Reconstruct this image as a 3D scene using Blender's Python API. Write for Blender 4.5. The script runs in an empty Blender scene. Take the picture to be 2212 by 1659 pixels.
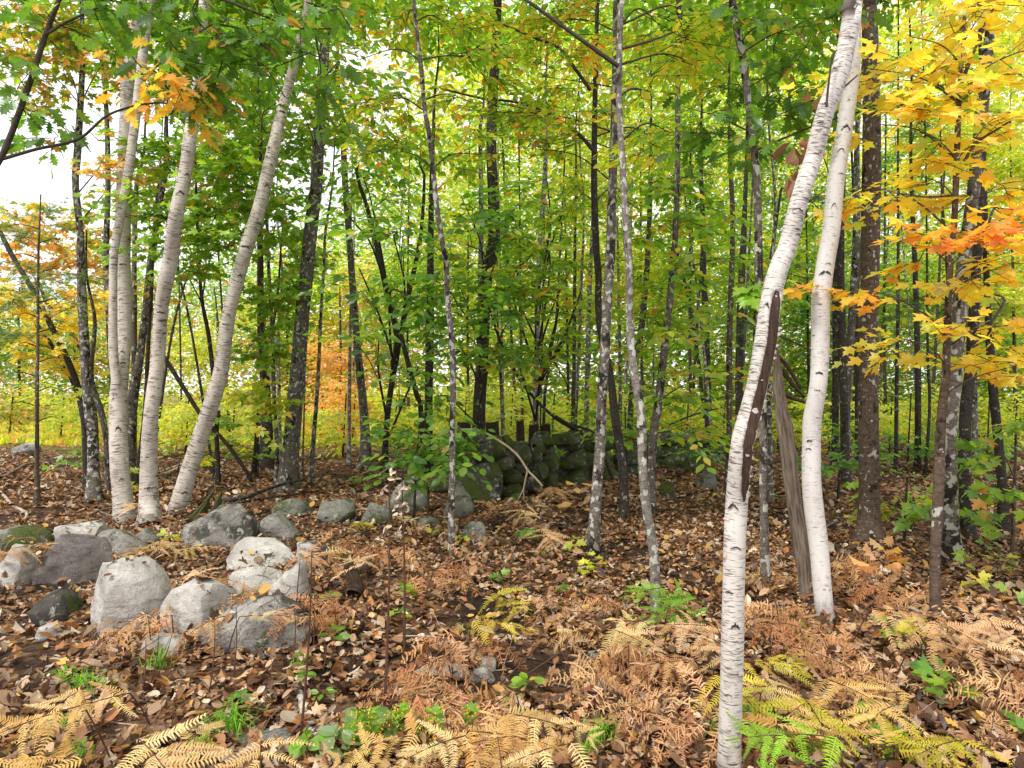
import bpy, math, random
import numpy as np
from mathutils import Vector, Matrix, noise as mn

rng = np.random.default_rng(7)
random.seed(7)
R_ = math.radians
scene = bpy.context.scene
COL = scene.collection

# ------------------------------------------------------------------ camera, sky, sun, exposure
W, H, F, HOR, CAMH = 2212.0, 1659.0, 1470.0, 850.0, 1.55
cam = bpy.data.cameras.new("camera")
cam.sensor_width = 36.0
cam.lens = 36.0 * F / W
cam.shift_y = (HOR - H / 2) / W
cam.clip_start = 0.05
cam.clip_end = 2000.0
camo = bpy.data.objects.new("camera", cam)
camo.location = (0, 0, CAMH)
camo.rotation_euler = (R_(90), 0, 0)
COL.objects.link(camo)
scene.camera = camo

SUN_EL, SUN_AZ = R_(52), R_(222)      # azimuth clockwise from +Y: behind and left of the camera
world = bpy.data.worlds.new("World")
scene.world = world
world.use_nodes = True
wn, wl = world.node_tree.nodes, world.node_tree.links
wn.clear()
w_out = wn.new("ShaderNodeOutputWorld")
w_bg = wn.new("ShaderNodeBackground")
w_sky = wn.new("ShaderNodeTexSky")
w_sky.sky_type = 'NISHITA'
w_sky.sun_disc = False
w_sky.sun_elevation = SUN_EL
w_sky.sun_rotation = SUN_AZ
w_sky.air_density = 1.0
w_sky.dust_density = 4.0
w_mix = wn.new("ShaderNodeMix")       # a bright, even overcast layer over the sky
w_mix.data_type = 'RGBA'
w_mix.inputs[0].default_value = 0.88
w_mix.inputs[7].default_value = (11.4, 11.3, 11.6, 1)
w_bg.inputs[1].default_value = 0.066
wl.new(w_sky.outputs[0], w_mix.inputs[6])
wl.new(w_mix.outputs[2], w_bg.inputs[0])
wl.new(w_bg.outputs[0], w_out.inputs[0])

sun = bpy.data.lights.new("sun", 'SUN')
sun.energy = 1.5
sun.angle = R_(12)
sun.color = (1.0, 0.95, 0.87)
suno = bpy.data.objects.new("sun", sun)
sd = Vector((math.sin(SUN_AZ) * math.cos(SUN_EL), math.cos(SUN_AZ) * math.cos(SUN_EL), math.sin(SUN_EL)))
suno.rotation_euler = sd.to_track_quat('Z', 'Y').to_euler()
suno.location = sd * 60
COL.objects.link(suno)

vs = scene.view_settings
vs.view_transform = 'Standard'
vs.look = 'None'
vs.exposure = 1.15
vs.gamma = 1.0
vs.use_curve_mapping = False
scene.render.engine = 'CYCLES'
cy = scene.cycles
cy.max_bounces = 7
cy.diffuse_bounces = 4
cy.glossy_bounces = 2
cy.transmission_bounces = 4
cy.transparent_max_bounces = 4
cy.caustics_reflective = False
cy.caustics_refractive = False
cy.use_denoising = True
cy.use_adaptive_sampling = True
cy.adaptive_threshold = 0.02


# ------------------------------------------------------------------ placing helpers
def X(px, d): return (px - W / 2) / F * d
def Z(py, d): return CAMH + (HOR - py) / F * d

def gh(x, y):
    """terrain height"""
    x = np.asarray(x, float); y = np.asarray(y, float)
    h = 0.035 * np.sin(1.3 * x + 0.7 * y) + 0.03 * np.sin(0.9 * y - 1.7 * x + 1.0) + 0.02 * np.sin(3.1 * x + 2.3 * y)
    h = h + 0.012 * np.sin(6.3 * x - 4.1 * y) + 0.01 * np.sin(7.7 * y + 5.2 * x)
    return h

def gd(px, py, h=0.0):
    """distance at which the pixel meets the ground (raised by h)"""
    d = (CAMH - h) * F / (py - HOR)
    for _ in range(4):
        d = (CAMH - h - float(gh(X(px, d), d))) * F / (py - HOR)
    return d

def on_ground(px, py):
    d = gd(px, py)
    x = X(px, d)
    return np.array([x, d, float(gh(x, d))])

def lin(c):
    c = np.asarray(c, float) / 255.0
    return np.where(c <= 0.04045, c / 12.92, ((c + 0.055) / 1.055) ** 2.4)


# ------------------------------------------------------------------ mesh helpers
class Acc:
    """collects triangles (with colour and bark coordinates) for ONE mesh"""
    def __init__(s): s.v, s.f, s.c, s.b, s.n = [], [], [], [], 0
    def add(s, v, f, c=None, b=None):
        v = np.asarray(v, float).reshape(-1, 3); f = np.asarray(f, int).reshape(-1, 3)
        s.v.append(v); s.f.append(f + s.n); s.n += len(v)
        s.c.append(np.ones((len(v), 3)) if c is None else np.broadcast_to(np.asarray(c, float), (len(v), 3)))
        s.b.append(v if b is None else b)
    def mesh(s, name, mat, origin=(0, 0, 0), smooth=False, col=False, bark=False):
        v = np.concatenate(s.v) - np.asarray(origin); f = np.concatenate(s.f)
        me = bpy.data.meshes.new(name)
        me.vertices.add(len(v)); me.vertices.foreach_set('co', v.astype(np.float32).ravel())
        me.loops.add(len(f) * 3); me.loops.foreach_set('vertex_index', f.astype(np.int32).ravel())
        me.polygons.add(len(f))
        me.polygons.foreach_set('loop_start', np.arange(0, len(f) * 3, 3, dtype=np.int32))
        me.polygons.foreach_set('use_smooth', np.full(len(f), smooth))
        if col:
            a = me.attributes.new('Col', 'FLOAT_COLOR', 'POINT')
            c = np.concatenate(s.c); a.data.foreach_set('color', np.hstack([c, np.ones((len(c), 1))]).astype(np.float32).ravel())
        if bark:
            a = me.attributes.new('bk', 'FLOAT_VECTOR', 'POINT')
            a.data.foreach_set('vector', np.concatenate(s.b).astype(np.float32).ravel())
        me.update(); me.validate()
        if mat is not None: me.materials.append(mat)
        return me

def link(name, data, parent=None, loc=(0, 0, 0)):
    o = bpy.data.objects.new(name, data); COL.objects.link(o)
    o.location = loc
    if parent is not None: o.parent = parent
    return o

def tag(o, label, cat=None, group=None, kind=None):
    o['label'] = label
    if cat: o['category'] = cat
    if group: o['group'] = group
    if kind: o['kind'] = kind
    return o

def catmull(pts, n):
    """smooth resampling of control points (rows may hold extra columns)"""
    p = np.asarray(pts, float)
    if len(p) == 2:
        t = np.linspace(0, 1, n)[:, None]; return p[0] * (1 - t) + p[1] * t
    q = np.vstack([2 * p[0] - p[1], p, 2 * p[-1] - p[-2]])
    out = []
    ts = np.linspace(0, len(p) - 1 - 1e-9, n)
    for t in ts:
        i = int(t); u = t - i
        a, b, c, d = q[i], q[i + 1], q[i + 2], q[i + 3]
        out.append(0.5 * (2 * b + (c - a) * u + (2 * a - 5 * b + 4 * c - d) * u * u + (3 * b - a - 3 * c + d) * u ** 3))
    return np.array(out)

def tube(P, r, sides=8, rough=0.0, cap=True, seed=0):
    """tapered tube along P with radius r, returns verts, tris, bark coordinates"""
    P = np.asarray(P, float); n = len(P); r = np.broadcast_to(np.asarray(r, float), (n,))
    T = np.gradient(P, axis=0); T /= np.linalg.norm(T, axis=1, keepdims=True) + 1e-9
    ref = np.array([1.0, 0.13, 0.0]) if abs(T[:, 2]).mean() > 0.6 else np.array([0.0, 0.1, 1.0])
    A = np.cross(T, ref); A /= np.linalg.norm(A, axis=1, keepdims=True) + 1e-9
    B = np.cross(T, A)
    th = np.linspace(0, 2 * math.pi, sides, endpoint=False)
    L = np.concatenate([[0], np.cumsum(np.linalg.norm(np.diff(P, axis=0), axis=1))])
    rr = np.repeat(r[:, None], sides, 1)
    if rough:
        g = np.random.default_rng(seed)
        k = 1 + rough * (np.sin(th[None] * 2 + g.uniform(0, 6) + L[:, None] * g.uniform(1, 3)) * .5
                         + np.sin(th[None] * 3 + g.uniform(0, 6) - L[:, None] * g.uniform(2, 6)) * .4
                         + g.normal(0, .35, (n, sides)))
        rr = rr * k
    V = P[:, None] + rr[..., None] * (A[:, None] * np.cos(th)[None, :, None] + B[:, None] * np.sin(th)[None, :, None])
    rm = max(r.mean(), 1e-3)
    bk = np.stack([np.broadcast_to(np.cos(th) * rm, (n, sides)), np.broadcast_to(np.sin(th) * rm, (n, sides)),
                   np.repeat(L[:, None], sides, 1)], -1)
    i = np.arange(n - 1)[:, None] * sides; j = np.arange(sides)[None]; j2 = (j + 1) % sides
    a, b, c, d = i + j, i + j2, i + sides + j2, i + sides + j
    Fc = np.concatenate([np.stack([a, b, c], -1).reshape(-1, 3), np.stack([a, c, d], -1).reshape(-1, 3)])
    V = V.reshape(-1, 3); bk = bk.reshape(-1, 3)
    if cap:
        V = np.vstack([V, P[-1] + T[-1] * r[-1] * .3]); bk = np.vstack([bk, [0, 0, L[-1]]])
        k0 = (n - 1) * sides
        Fc = np.vstack([Fc, np.stack([k0 + np.arange(sides), k0 + (np.arange(sides) + 1) % sides, np.full(sides, n * sides)], -1)])
    return V, Fc, bk


# ------------------------------------------------------------------ materials
def new_mat(name):
    m = bpy.data.materials.new(name); m.use_nodes = True
    nt = m.node_tree; nt.nodes.clear()
    out = nt.nodes.new("ShaderNodeOutputMaterial")
    return m, nt, out

class NB:
    def __init__(s, name):
        s.m, s.nt, s.out = new_mat(name)
    def n(s, t, **kw):
        x = s.nt.nodes.new("ShaderNode" + t)
        for k, v in kw.items(): setattr(x, k, v)
        return x
    def l(s, a, b): s.nt.links.new(a, b)
    def attr(s, name):
        a = s.n("Attribute"); a.attribute_name = name; return a
    def scale(s, vec, sc, off=None):
        m = s.n("Mapping"); m.inputs['Scale'].default_value = sc
        s.l(vec, m.inputs['Vector'])
        if off is not None: s.l(off, m.inputs['Location'])
        return m.outputs[0]
    def noise(s, vec, sc=1.0, det=3.0, rough=.55, dist=0.0):
        t = s.n("TexNoise"); t.inputs['Scale'].default_value = sc; t.inputs['Detail'].default_value = det
        t.inputs['Roughness'].default_value = rough; t.inputs['Distortion'].default_value = dist
        s.l(vec, t.inputs['Vector']); return t.outputs['Fac']
    def voro(s, vec, sc, feat='F1', out='Distance'):
        t = s.n("TexVoronoi"); t.feature = feat; t.inputs['Scale'].default_value = sc
        s.l(vec, t.inputs['Vector']); return t.outputs[out]
    def step(s, val, lo, hi, a=0.0, b=1.0):
        t = s.n("MapRange"); t.inputs[1].default_value = lo; t.inputs[2].default_value = hi
        t.inputs[3].default_value = a; t.inputs[4].default_value = b
        s.l(val, t.inputs[0]); return t.outputs[0]
    def math(s, op, a, b=None):
        t = s.n("Math", operation=op)
        for i, x in enumerate((a, b)):
            if x is None: continue
            if isinstance(x, (int, float)): t.inputs[i].default_value = x
            else: s.l(x, t.inputs[i])
        return t.outputs[0]
    def mix(s, fac, a, b, mode='MIX'):
        t = s.n("Mix", data_type='RGBA', blend_type=mode)
        if isinstance(fac, (int, float)): t.inputs[0].default_value = fac
        else: s.l(fac, t.inputs[0])
        for i, x in ((6, a), (7, b)):
            if isinstance(x, tuple): t.inputs[i].default_value = (*x, 1)
            else: s.l(x, t.inputs[i])
        return t.outputs[2]
    def bsdf(s, col, rough=.85, bump=None, strength=.5, dist=.01, spec=.25):
        p = s.n("BsdfPrincipled")
        if isinstance(col, tuple): p.inputs['Base Color'].default_value = (*col, 1)
        else: s.l(col, p.inputs['Base Color'])
        if isinstance(rough, (int, float)): p.inputs['Roughness'].default_value = rough
        else: s.l(rough, p.inputs['Roughness'])
        p.inputs['Specular IOR Level'].default_value = spec
        if bump is not None:
            b = s.n("Bump"); b.inputs['Strength'].default_value = strength; b.inputs['Distance'].default_value = dist
            s.l(bump, b.inputs['Height']); s.l(b.outputs[0], p.inputs['Normal'])
        s.l(p.outputs[0], s.out.inputs[0])
        return s.m

def oi_offset(B):
    oi = B.n("ObjectInfo"); v = B.n("CombineXYZ")
    k = B.math('MULTIPLY', oi.outputs['Random'], 37.0)
    B.l(k, v.inputs[0]); B.l(k, v.inputs[1]); B.l(k, v.inputs[2])
    return v.outputs[0], oi

def birch_mat(name, pale, tan, dash, blotch, k=1.0):
    B = NB(name); off, oi = oi_offset(B)
    v = B.attr('bk').outputs['Vector']
    big = B.noise(B.scale(v, (9, 9, 4), off), 1, 3)
    d1 = B.noise(B.scale(v, (24 * k, 24 * k, 230 * k), off), 1, 2, .6)
    d2 = B.noise(B.scale(v, (10 * k, 10 * k, 85 * k), off), 1, 3, .6)
    dens = B.step(big, .3, .75, -.06, .07)
    dash1 = B.step(B.math('ADD', d1, dens), dash, dash + .06)
    band = B.step(B.math('ADD', d2, dens), blotch, blotch + .05)
    patch = B.step(B.noise(B.scale(v, (14, 14, 22), off), 1, 5, .65), .67, .73)
    col = B.mix(big, pale, tan)
    col = B.mix(B.math('MULTIPLY', B.noise(B.scale(v, (30, 30, 12), off), 1, 4), .45), col, (.42, .38, .33))
    col = B.mix(B.math('MULTIPLY', dash1, .8), col, (.10, .075, .06))
    col = B.mix(B.math('MULTIPLY', band, .85), col, (.055, .045, .04))
    col = B.mix(B.math('MULTIPLY', patch, .75), col, (.07, .065, .055))
    # soil-dark, rough bark round the foot of the stem
    sep = B.n("SeparateXYZ"); B.l(v, sep.inputs[0])
    foot = B.step(B.math('ADD', B.math('MULTIPLY', sep.outputs[2], 1.0), B.math('MULTIPLY', B.noise(B.scale(v, (20, 20, 9), off), 1, 4), -.5)), -.22, -.04, 1, 0)
    col = B.mix(B.math('MULTIPLY', foot, .7), col, (.06, .05, .04))
    hgt = B.math('SUBTRACT', B.math('MULTIPLY', B.noise(B.scale(v, (40, 40, 120), off), 1, 4), .5), B.math('ADD', dash1, band))
    return B.bsdf(col, .6, hgt, .5, .004, .3)

def grey_mat(name, base, light, lichen_amt, dark_amt, lichen=(.47, .48, .42)):
    B = NB(name); off, oi = oi_offset(B)
    v = B.attr('bk').outputs['Vector']
    n1 = B.noise(B.scale(v, (45, 45, 28), off), 1, 5, .65)
    ridg = B.noise(B.scale(v, (70, 70, 10), off), 1, 4, .6)
    ring = B.noise(B.scale(v, (12, 12, 70), off), 1, 3, .6)
    col = B.mix(B.step(n1, .3, .7), base, light)
    col = B.mix(B.math('MULTIPLY', B.step(ring, .5, .62), .5), col, tuple(x * .5 for x in base))
    dk = B.step(B.noise(B.scale(v, (9, 9, 5), off), 1, 4, .6), 1 - dark_amt, 1 - dark_amt + .05)
    col = B.mix(B.math('MULTIPLY', dk, .9), col, (.022, .018, .014))
    li = B.step(B.noise(B.scale(v, (22, 22, 15), off), 1, 3, .5), 1 - lichen_amt, 1 - lichen_amt + .025)
    li2 = B.step(B.voro(B.scale(v, (40, 40, 30), off), 1), .22, .16)
    li2 = B.math('MULTIPLY', li2, B.step(n1, .45, .55))
    col = B.mix(B.math('MULTIPLY', B.math('MAXIMUM', li, B.math('MULTIPLY', li2, .35)), .88), col, lichen)
    h = B.math('ADD', B.math('ADD', n1, ridg), B.math('MULTIPLY', li, .3))
    return B.bsdf(col, .9, h, .8, .008, .15)

M = {}
M['birch'] = birch_mat('birch_bark', (.64, .59, .53), (.50, .43, .37), .55, .60, .5)
M['birch_clean'] = birch_mat('smooth_birch_bark', (.70, .685, .67), (.56, .535, .51), .62, .67)
M['birch_mark'] = birch_mat('marked_birch_bark', (.70, .665, .63), (.57, .52, .475), .56, .62)
M['maple'] = grey_mat('grey_maple_bark', (.075, .063, .052), (.19, .168, .145), .41, .44)
M['lichen'] = grey_mat('lichen_bark', (.085, .07, .058), (.215, .19, .165), .45, .47)
M['pale'] = grey_mat('pale_grey_bark', (.11, .094, .08), (.265, .238, .205), .45, .42)
M['dark'] = grey_mat('dark_bark', (.028, .023, .019), (.08, .066, .055), .36, .42, (.28, .28, .24))
M['brown'] = grey_mat('brown_bark', (.075, .052, .038), (.165, .12, .09), .38, .42)

def simple(name, c1, c2, sc=(20, 20, 20), rough=.85, bump=.5, dist=.006, attr=None):
    B = NB(name)
    v = B.attr(attr).outputs['Vector'] if attr else B.n("TexCoord").outputs['Object']
    k = B.noise(B.scale(v, sc), 1, 5, .65)
    return B.bsdf(B.mix(B.step(k, .3, .7), c1, c2), rough, k, bump, dist, .2)

M['snag'] = simple('weathered_wood', (.035, .026, .019), (.30, .24, .185), (85, 85, 6), .9, 1.0, .02, 'bk')
M['wound'] = simple('bare_dead_wood', (.028, .017, .012), (.125, .078, .055), (90, 90, 9), .9, 1.0, .01, 'bk')
M['twig'] = simple('twig_bark', (.035, .027, .022), (.09, .07, .055), (30, 30, 30), .9, .3, .002)
M['stick'] = simple('dry_stick_bark', (.09, .065, .05), (.27, .21, .165), (40, 40, 12), .9, .6, .004, 'bk')
M['bone'] = simple('bleached_branch_wood', (.30, .22, .16), (.55, .46, .36), (40, 40, 12), .8, .4, .003, 'bk')
M['scar'] = simple('birch_scar', (.018, .014, .012), (.07, .055, .045), (60, 60, 60), .95, .6, .003)
M['rot'] = simple('rotten_wood', (.018, .012, .009), (.07, .045, .03), (50, 50, 8), .95, 1, .01, 'bk')
M['stem'] = simple('dry_stem', (.05, .025, .018), (.13, .065, .04), (60, 60, 10), .8, .3, .002)
M['peel'] = simple('curled_birch_peel', (.40, .35, .30), (.64, .60, .55), (30, 30, 80), .7, .3, .002)
M['mossy_wood'] = simple('mossy_rotten_wood', (.035, .027, .018), (.095, .10, .035), (22, 22, 10), .95, 1, .02)

def leaf_mat(name, obj=False, trans=.52, gloss=.05, rough=.42, tint=(1.95, 1.9, 1.0), vein=True):
    B = NB(name)
    if obj: c = B.n("ObjectInfo").outputs['Color']
    else: c = B.attr('Col').outputs['Color']
    tc = B.n("TexCoord").outputs['Object']
    if vein:
        k = B.noise(tc, 60 if not obj else 9, 3, .6)
        c = B.mix(B.step(k, .35, .75, 0, .38), c, B.mix(1.0, c, (.55, .42, .35), 'MULTIPLY'))
    d = B.n("BsdfDiffuse"); B.l(c, d.inputs[0])
    t = B.n("BsdfTranslucent"); B.l(B.mix(1.0, c, tint, 'MULTIPLY'), t.inputs[0])
    m1 = B.n("MixShader"); m1.inputs[0].default_value = trans
    B.l(d.outputs[0], m1.inputs[1]); B.l(t.outputs[0], m1.inputs[2])
    g = B.n("BsdfGlossy"); g.inputs['Roughness'].default_value = rough; g.inputs[0].default_value = (.9, .95, 1, 1)
    m2 = B.n("MixShader"); m2.inputs[0].default_value = gloss
    B.l(m1.outputs[0], m2.inputs[1]); B.l(g.outputs[0], m2.inputs[2])
    B.l(m2.outputs[0], B.out.inputs[0])
    return B.m

M['leaf'] = leaf_mat('tree_leaf')
M['leaf_obj'] = leaf_mat('single_tree_leaf', obj=True)
M['litter'] = leaf_mat('fallen_leaf_litter', trans=.12, gloss=.03, rough=.5, tint=(1, .9, .7))
M['litter_obj'] = leaf_mat('single_fallen_leaf', obj=True, trans=.12, gloss=.03, rough=.5, tint=(1, .9, .7))
M['fern_obj'] = leaf_mat('bracken_blade', obj=True, trans=.3, gloss=.02, rough=.6, tint=(1.1, 1.05, .85))
M['needle'] = leaf_mat('conifer_needle', trans=.25, gloss=.04, vein=False)
M['grass'] = leaf_mat('grass_blade', trans=.4, gloss=.03, vein=False)

def rock_mat(name, c1, c2, speck, moss, lich, dark=.3):
    B = NB(name); off, oi = oi_offset(B)
    tc = B.n("TexCoord").outputs['Object']; v = B.scale(tc, (1, 1, 1), off)
    n1 = B.noise(v, 4.5, 6, .65); n2 = B.noise(v, 20, 6, .75); n3 = B.noise(v, 110, 2, .6); speck = speck * .45
    col = B.mix(B.step(n1, .35, .68), c1, c2)
    col = B.mix(B.step(n3, .52, .64, 0, speck), col, tuple(x * .22 for x in c1))
    col = B.mix(B.step(n3, .42, .33, 0, speck), col, (.78, .76, .72))
    col = B.mix(B.step(n2, .56, .70, 0, .65), col, tuple(x * .42 for x in c1))
    col = B.mix(B.math('MULTIPLY', B.step(B.noise(v, 2.2, 6, .68), 1 - dark, 1 - dark + .07), .85), col, (.05, .045, .038))
    streak = B.noise(B.scale(v, (5, 5, 26)), 1, 5, .7, .6)
    col = B.mix(B.step(streak, .52, .68, 0, .6), col, tuple(x * .38 for x in c1))
    crack = B.step(B.voro(B.scale(v, (2.2, 2.2, 3.2)), 1, 'DISTANCE_TO_EDGE'), .010, .0, 0, .45)
    crack = B.math('MULTIPLY', crack, B.step(B.noise(v, 1.7, 3), .54, .6))
    col = B.mix(crack, col, (.04, .035, .03))
    lic = B.math('MULTIPLY', B.step(B.noise(v, 14, 4, .6), 1 - lich, 1 - lich + .04), B.step(n1, .4, .5))
    col = B.mix(B.math('MULTIPLY', lic, .8), col, (.50, .53, .44))
    ms = B.math('MULTIPLY', B.step(B.noise(v, 3.0, 6, .7, .4), 1 - moss, 1 - moss + .08), .92)
    col = B.mix(ms, col, B.mix(n2, (.035, .05, .012), (.13, .17, .035)))
    h = B.math('ADD', B.math('ADD', B.math('MULTIPLY', n2, 1.0), B.math('MULTIPLY', n3, .25)), B.math('SUBTRACT', B.math('MULTIPLY', ms, .7), crack))
    return B.bsdf(col, .92, h, 1.0, .035, .12)

M['granite'] = rock_mat('grey_granite', (.22, .205, .185), (.50, .475, .435), .55, .40, .42, .47)
M['granite_pale'] = rock_mat('pale_granite', (.44, .415, .375), (.74, .71, .66), .4, .33, .38, .42)
M['granite_brown'] = rock_mat('brownish_granite', (.15, .125, .11), (.36, .33, .305), .55, .24, .30, .44)
M['granite_moss'] = rock_mat('mossy_granite', (.19, .19, .16), (.33, .33, .28), .5, .52, .38, .40)
M['wallstone'] = rock_mat('dark_mossy_wall_stone', (.075, .073, .058), (.20, .195, .155), .4, .55, .42, .44)

def ground_mat():
    B = NB('forest_floor')
    tc = B.n("TexCoord").outputs['Object']
    cell = B.n("TexVoronoi"); cell.inputs['Scale'].default_value = 17; B.l(tc, cell.inputs['Vector'])
    cr = B.n("ValToRGB"); e = cr.color_ramp.elements
    cols = [(0, (.05, .03, .02)), (.25, (.15, .075, .04)), (.5, (.27, .155, .09)), (.72, (.20, .085, .04)), (.9, (.40, .28, .18)), (1, (.10, .05, .03))]
    e[0].position, e[0].color = 0, (*cols[0][1], 1)
    e[1].position, e[1].color = 1, (*cols[-1][1], 1)
    for p, c in cols[1:-1]:
        k = e.new(p); k.color = (*c, 1)
    sep = B.n("SeparateColor"); B.l(cell.outputs['Color'], sep.inputs[0]); B.l(sep.outputs[0], cr.inputs[0])
    n1 = B.noise(tc, 1.1, 5, .6); n2 = B.noise(tc, 40, 5, .7)
    soil = B.mix(n2, (.018, .012, .009), (.055, .038, .028))
    col = B.mix(B.step(n1, .40, .62), soil, cr.outputs[0])
    col = B.mix(B.step(n2, .45, .7, 0, .6), col, (.03, .02, .014))
    # the open clearing beyond the trees is grassy and bracken-coloured
    sp = B.n("SeparateXYZ"); B.l(tc, sp.inputs[0])
    gy = B.step(B.math('ADD', sp.outputs[1], B.math('MULTIPLY', B.noise(tc, .35, 3), 6)), 20.5, 25)
    gy = B.math('MULTIPLY', gy, B.step(sp.outputs[0], 4.0, -2.0))
    gc = B.mix(B.step(B.noise(tc, .6, 4), .42, .6), (.16, .20, .03), (.34, .20, .08))
    col = B.mix(gy, col, gc)
    h = B.math('ADD', n2, B.math('MULTIPLY', cell.outputs['Distance'], 1.2))
    return B.bsdf(col, .95, h, .8, .03, .1)
M['ground'] = ground_mat()

# ------------------------------------------------------------------ leaf shapes (unit length along +Y, upper face +Z)
def outline(half, tip=(0, 1), fold=.10, curl=-.10, rib=None):
    """leaf from its half outline: two folded halves fanned from points on the midrib"""
    half = [np.array(p, float) for p in half]
    vs_, fs = [], []
    def z(p): return fold * abs(p[0]) + curl * p[1] ** 2
    rib = rib or [(0, 0), (0, .5), tip]
    ribv = [np.array([x, y, curl * y * y]) for x, y in rib]
    vs_ += ribv
    for sgn in (-1, 1):
        pts = [np.array([sgn * p[0], p[1], z(p)]) for p in half]
        base = len(vs_); vs_ += pts
        chain = [0] + [base + i for i in range(len(pts))] + [2]
        switch = next((i for i in range(1, len(chain)) if vs_[chain[i]][1] > .42), 1)
        for i in range(len(chain) - 1):
            a, b = chain[i], chain[i + 1]
            t = (1, a, b) if sgn > 0 else (1, b, a)
            fs.append(t)
    return np.array(vs_), np.array(fs)

LEAF = {}
LEAF['ell'] = outline([(.21, .22), (.27, .5), (.15, .8)])
LEAF['kite'] = (np.array([[0, 0, 0], [-.29, .45, .07], [0, 1, -.12], [.29, .45, .07]]), np.array([[0, 3, 2], [0, 2, 1]]))
LEAF['maple'] = outline([(.36, .0), (.30, .16), (.44, .26), (.62, .50), (.40, .50), (.20, .52), (.27, .74), (.10, .78)], fold=.16, curl=-.16)
LEAF['maple_s'] = outline([(.38, .05), (.30, .22), (.60, .50), (.19, .53), (.22, .76)], fold=.16, curl=-.18)
LEAF['oak'] = outline([(.07, .10), (.20, .17), (.10, .28), (.33, .42), (.13, .46), (.37, .66), (.15, .67), (.24, .84), (.08, .86)], fold=.14, curl=-.14)
LEAF['oval'] = outline([(.17, .12), (.30, .34), (.31, .58), (.17, .84)], fold=.12, curl=-.1)
LEAF['curl'] = outline([(.16, .15), (.25, .4), (.24, .65), (.10, .88)], fold=.75, curl=.35)
LEAF['curl2'] = outline([(.22, .12), (.12, .3), (.34, .46), (.15, .56), (.28, .75), (.10, .86)], fold=-.8, curl=.2)
def needles():
    v, f = [], []
    for i in range(9):
        a = rng.uniform(0, 2 * math.pi); t = rng.uniform(.15, .75); k = len(v)
        dr = np.array([math.cos(a) * t, 1.0, math.sin(a) * t]); dr /= np.linalg.norm(dr)
        o = np.array([0, rng.uniform(0, .35), 0]); s = np.cross(dr, rng.normal(size=3)); s /= np.linalg.norm(s)
        v += [o - s * .022, o + s * .022, o + dr * rng.uniform(.5, .75)]; f.append((k, k + 1, k + 2))
    return np.array(v), np.array(f)
LEAF['needle'] = needles()
def hemlock():
    v, f = [], []
    for i in range(9):
        for s in (-1, 1):
            k = len(v); y = i / 9; l = .26 * (1 - .5 * y)
            v += [(0, y - .028, 0), (0, y + .028, 0), (s * l, y + .10, -.03)]; f.append((k, k + 1, k + 2))
    return np.array(v, float), np.array(f)
LEAF['hemlock'] = hemlock()

def frames(dirs, ups):
    y = dirs / (np.linalg.norm(dirs, axis=1, keepdims=True) + 1e-9)
    x = np.cross(y, ups); x /= np.linalg.norm(x, axis=1, keepdims=True) + 1e-9
    z = np.cross(x, y)
    return np.stack([x, y, z], -1)          # columns x, y, z

def add_leaves(acc, kind, P, Rm, S, C):
    T, Fc = LEAF[kind]
    V = P[:, None] + np.einsum('nij,vj->nvi', Rm, T) * S[:, None, None]
    Fa = Fc[None] + (np.arange(len(P)) * len(T))[:, None, None]
    acc.add(V.reshape(-1, 3), Fa.reshape(-1, 3), np.repeat(C, len(T), 0))

# leaf palettes: (weight, colour)
PAL = {
 'oak':    [(.40, (0.098, 0.220, 0.029)), (.3, (0.143, 0.293, 0.037)), (.25, (0.208, 0.403, 0.046)), (.03, (0.442, 0.195, 0.069)), (.02, (0.520, 0.415, 0.057))],
 'green':  [(.35, (0.159, 0.322, 0.033)), (.3, (0.232, 0.425, 0.039)), (.25, (0.329, 0.517, 0.050)), (.06, (0.561, 0.529, 0.055)), (.04, (0.671, 0.345, 0.066))],
 'deep':   [(.45, (0.111, 0.252, 0.031)), (.3, (0.169, 0.336, 0.039)), (.22, (0.260, 0.456, 0.046)), (.03, (0.650, 0.528, 0.069))],
 'ash':    [(.3, (0.314, 0.475, 0.044)), (.28, (0.448, 0.572, 0.055)), (.20, (0.190, 0.356, 0.039)), (.12, (0.672, 0.562, 0.066)), (.07, (0.762, 0.454, 0.066)), (.03, (0.672, 0.281, 0.066))],
 'ygreen': [(.35, (0.440, 0.562, 0.055)), (.25, (0.297, 0.466, 0.044)), (.25, (0.616, 0.615, 0.066)), (.15, (0.770, 0.615, 0.077))],
 'glow':   [(.35, (.52, .62, .07)), (.25, (.36, .53, .05)), (.25, (.66, .66, .08)), (.15, (.76, .62, .08))],
 'yellow': [(.42, (.80, .64, .09)), (.18, (.78, .58, .08)), (.22, (.82, .73, .15)), (.04, (.74, .44, .08)), (.14, (.52, .60, .11))],
 'gold':   [(.4, (.77, .50, .06)), (.3, (.75, .41, .06)), (.2, (.60, .54, .08)), (.1, (.70, .30, .06))],
 'orange': [(.4, (.74, .42, .14)), (.25, (.72, .34, .13)), (.15, (.76, .54, .12)), (.2, (.38, .46, .08))],
 'redder': [(.5, (.77, .38, .08)), (.25, (.74, .25, .07)), (.25, (.78, .50, .07))],
 'pink':   [(.6, (.68, .34, .28)), (.4, (.72, .48, .34))],
 'autumn': [(.35, (.22, .36, .05)), (.28, (.42, .46, .06)), (.22, (.72, .48, .10)), (.15, (.72, .38, .13))],
 'pine':   [(.5, (.055, .12, .035)), (.3, (.085, .17, .042)), (.2, (.12, .21, .05))],
 'pineg':  [(.5, (.12, .24, .06)), (.3, (.17, .30, .06)), (.2, (.30, .32, .07))],
 'rust':   [(.6, (.36, .12, .05)), (.4, (.45, .20, .08))],
}
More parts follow.
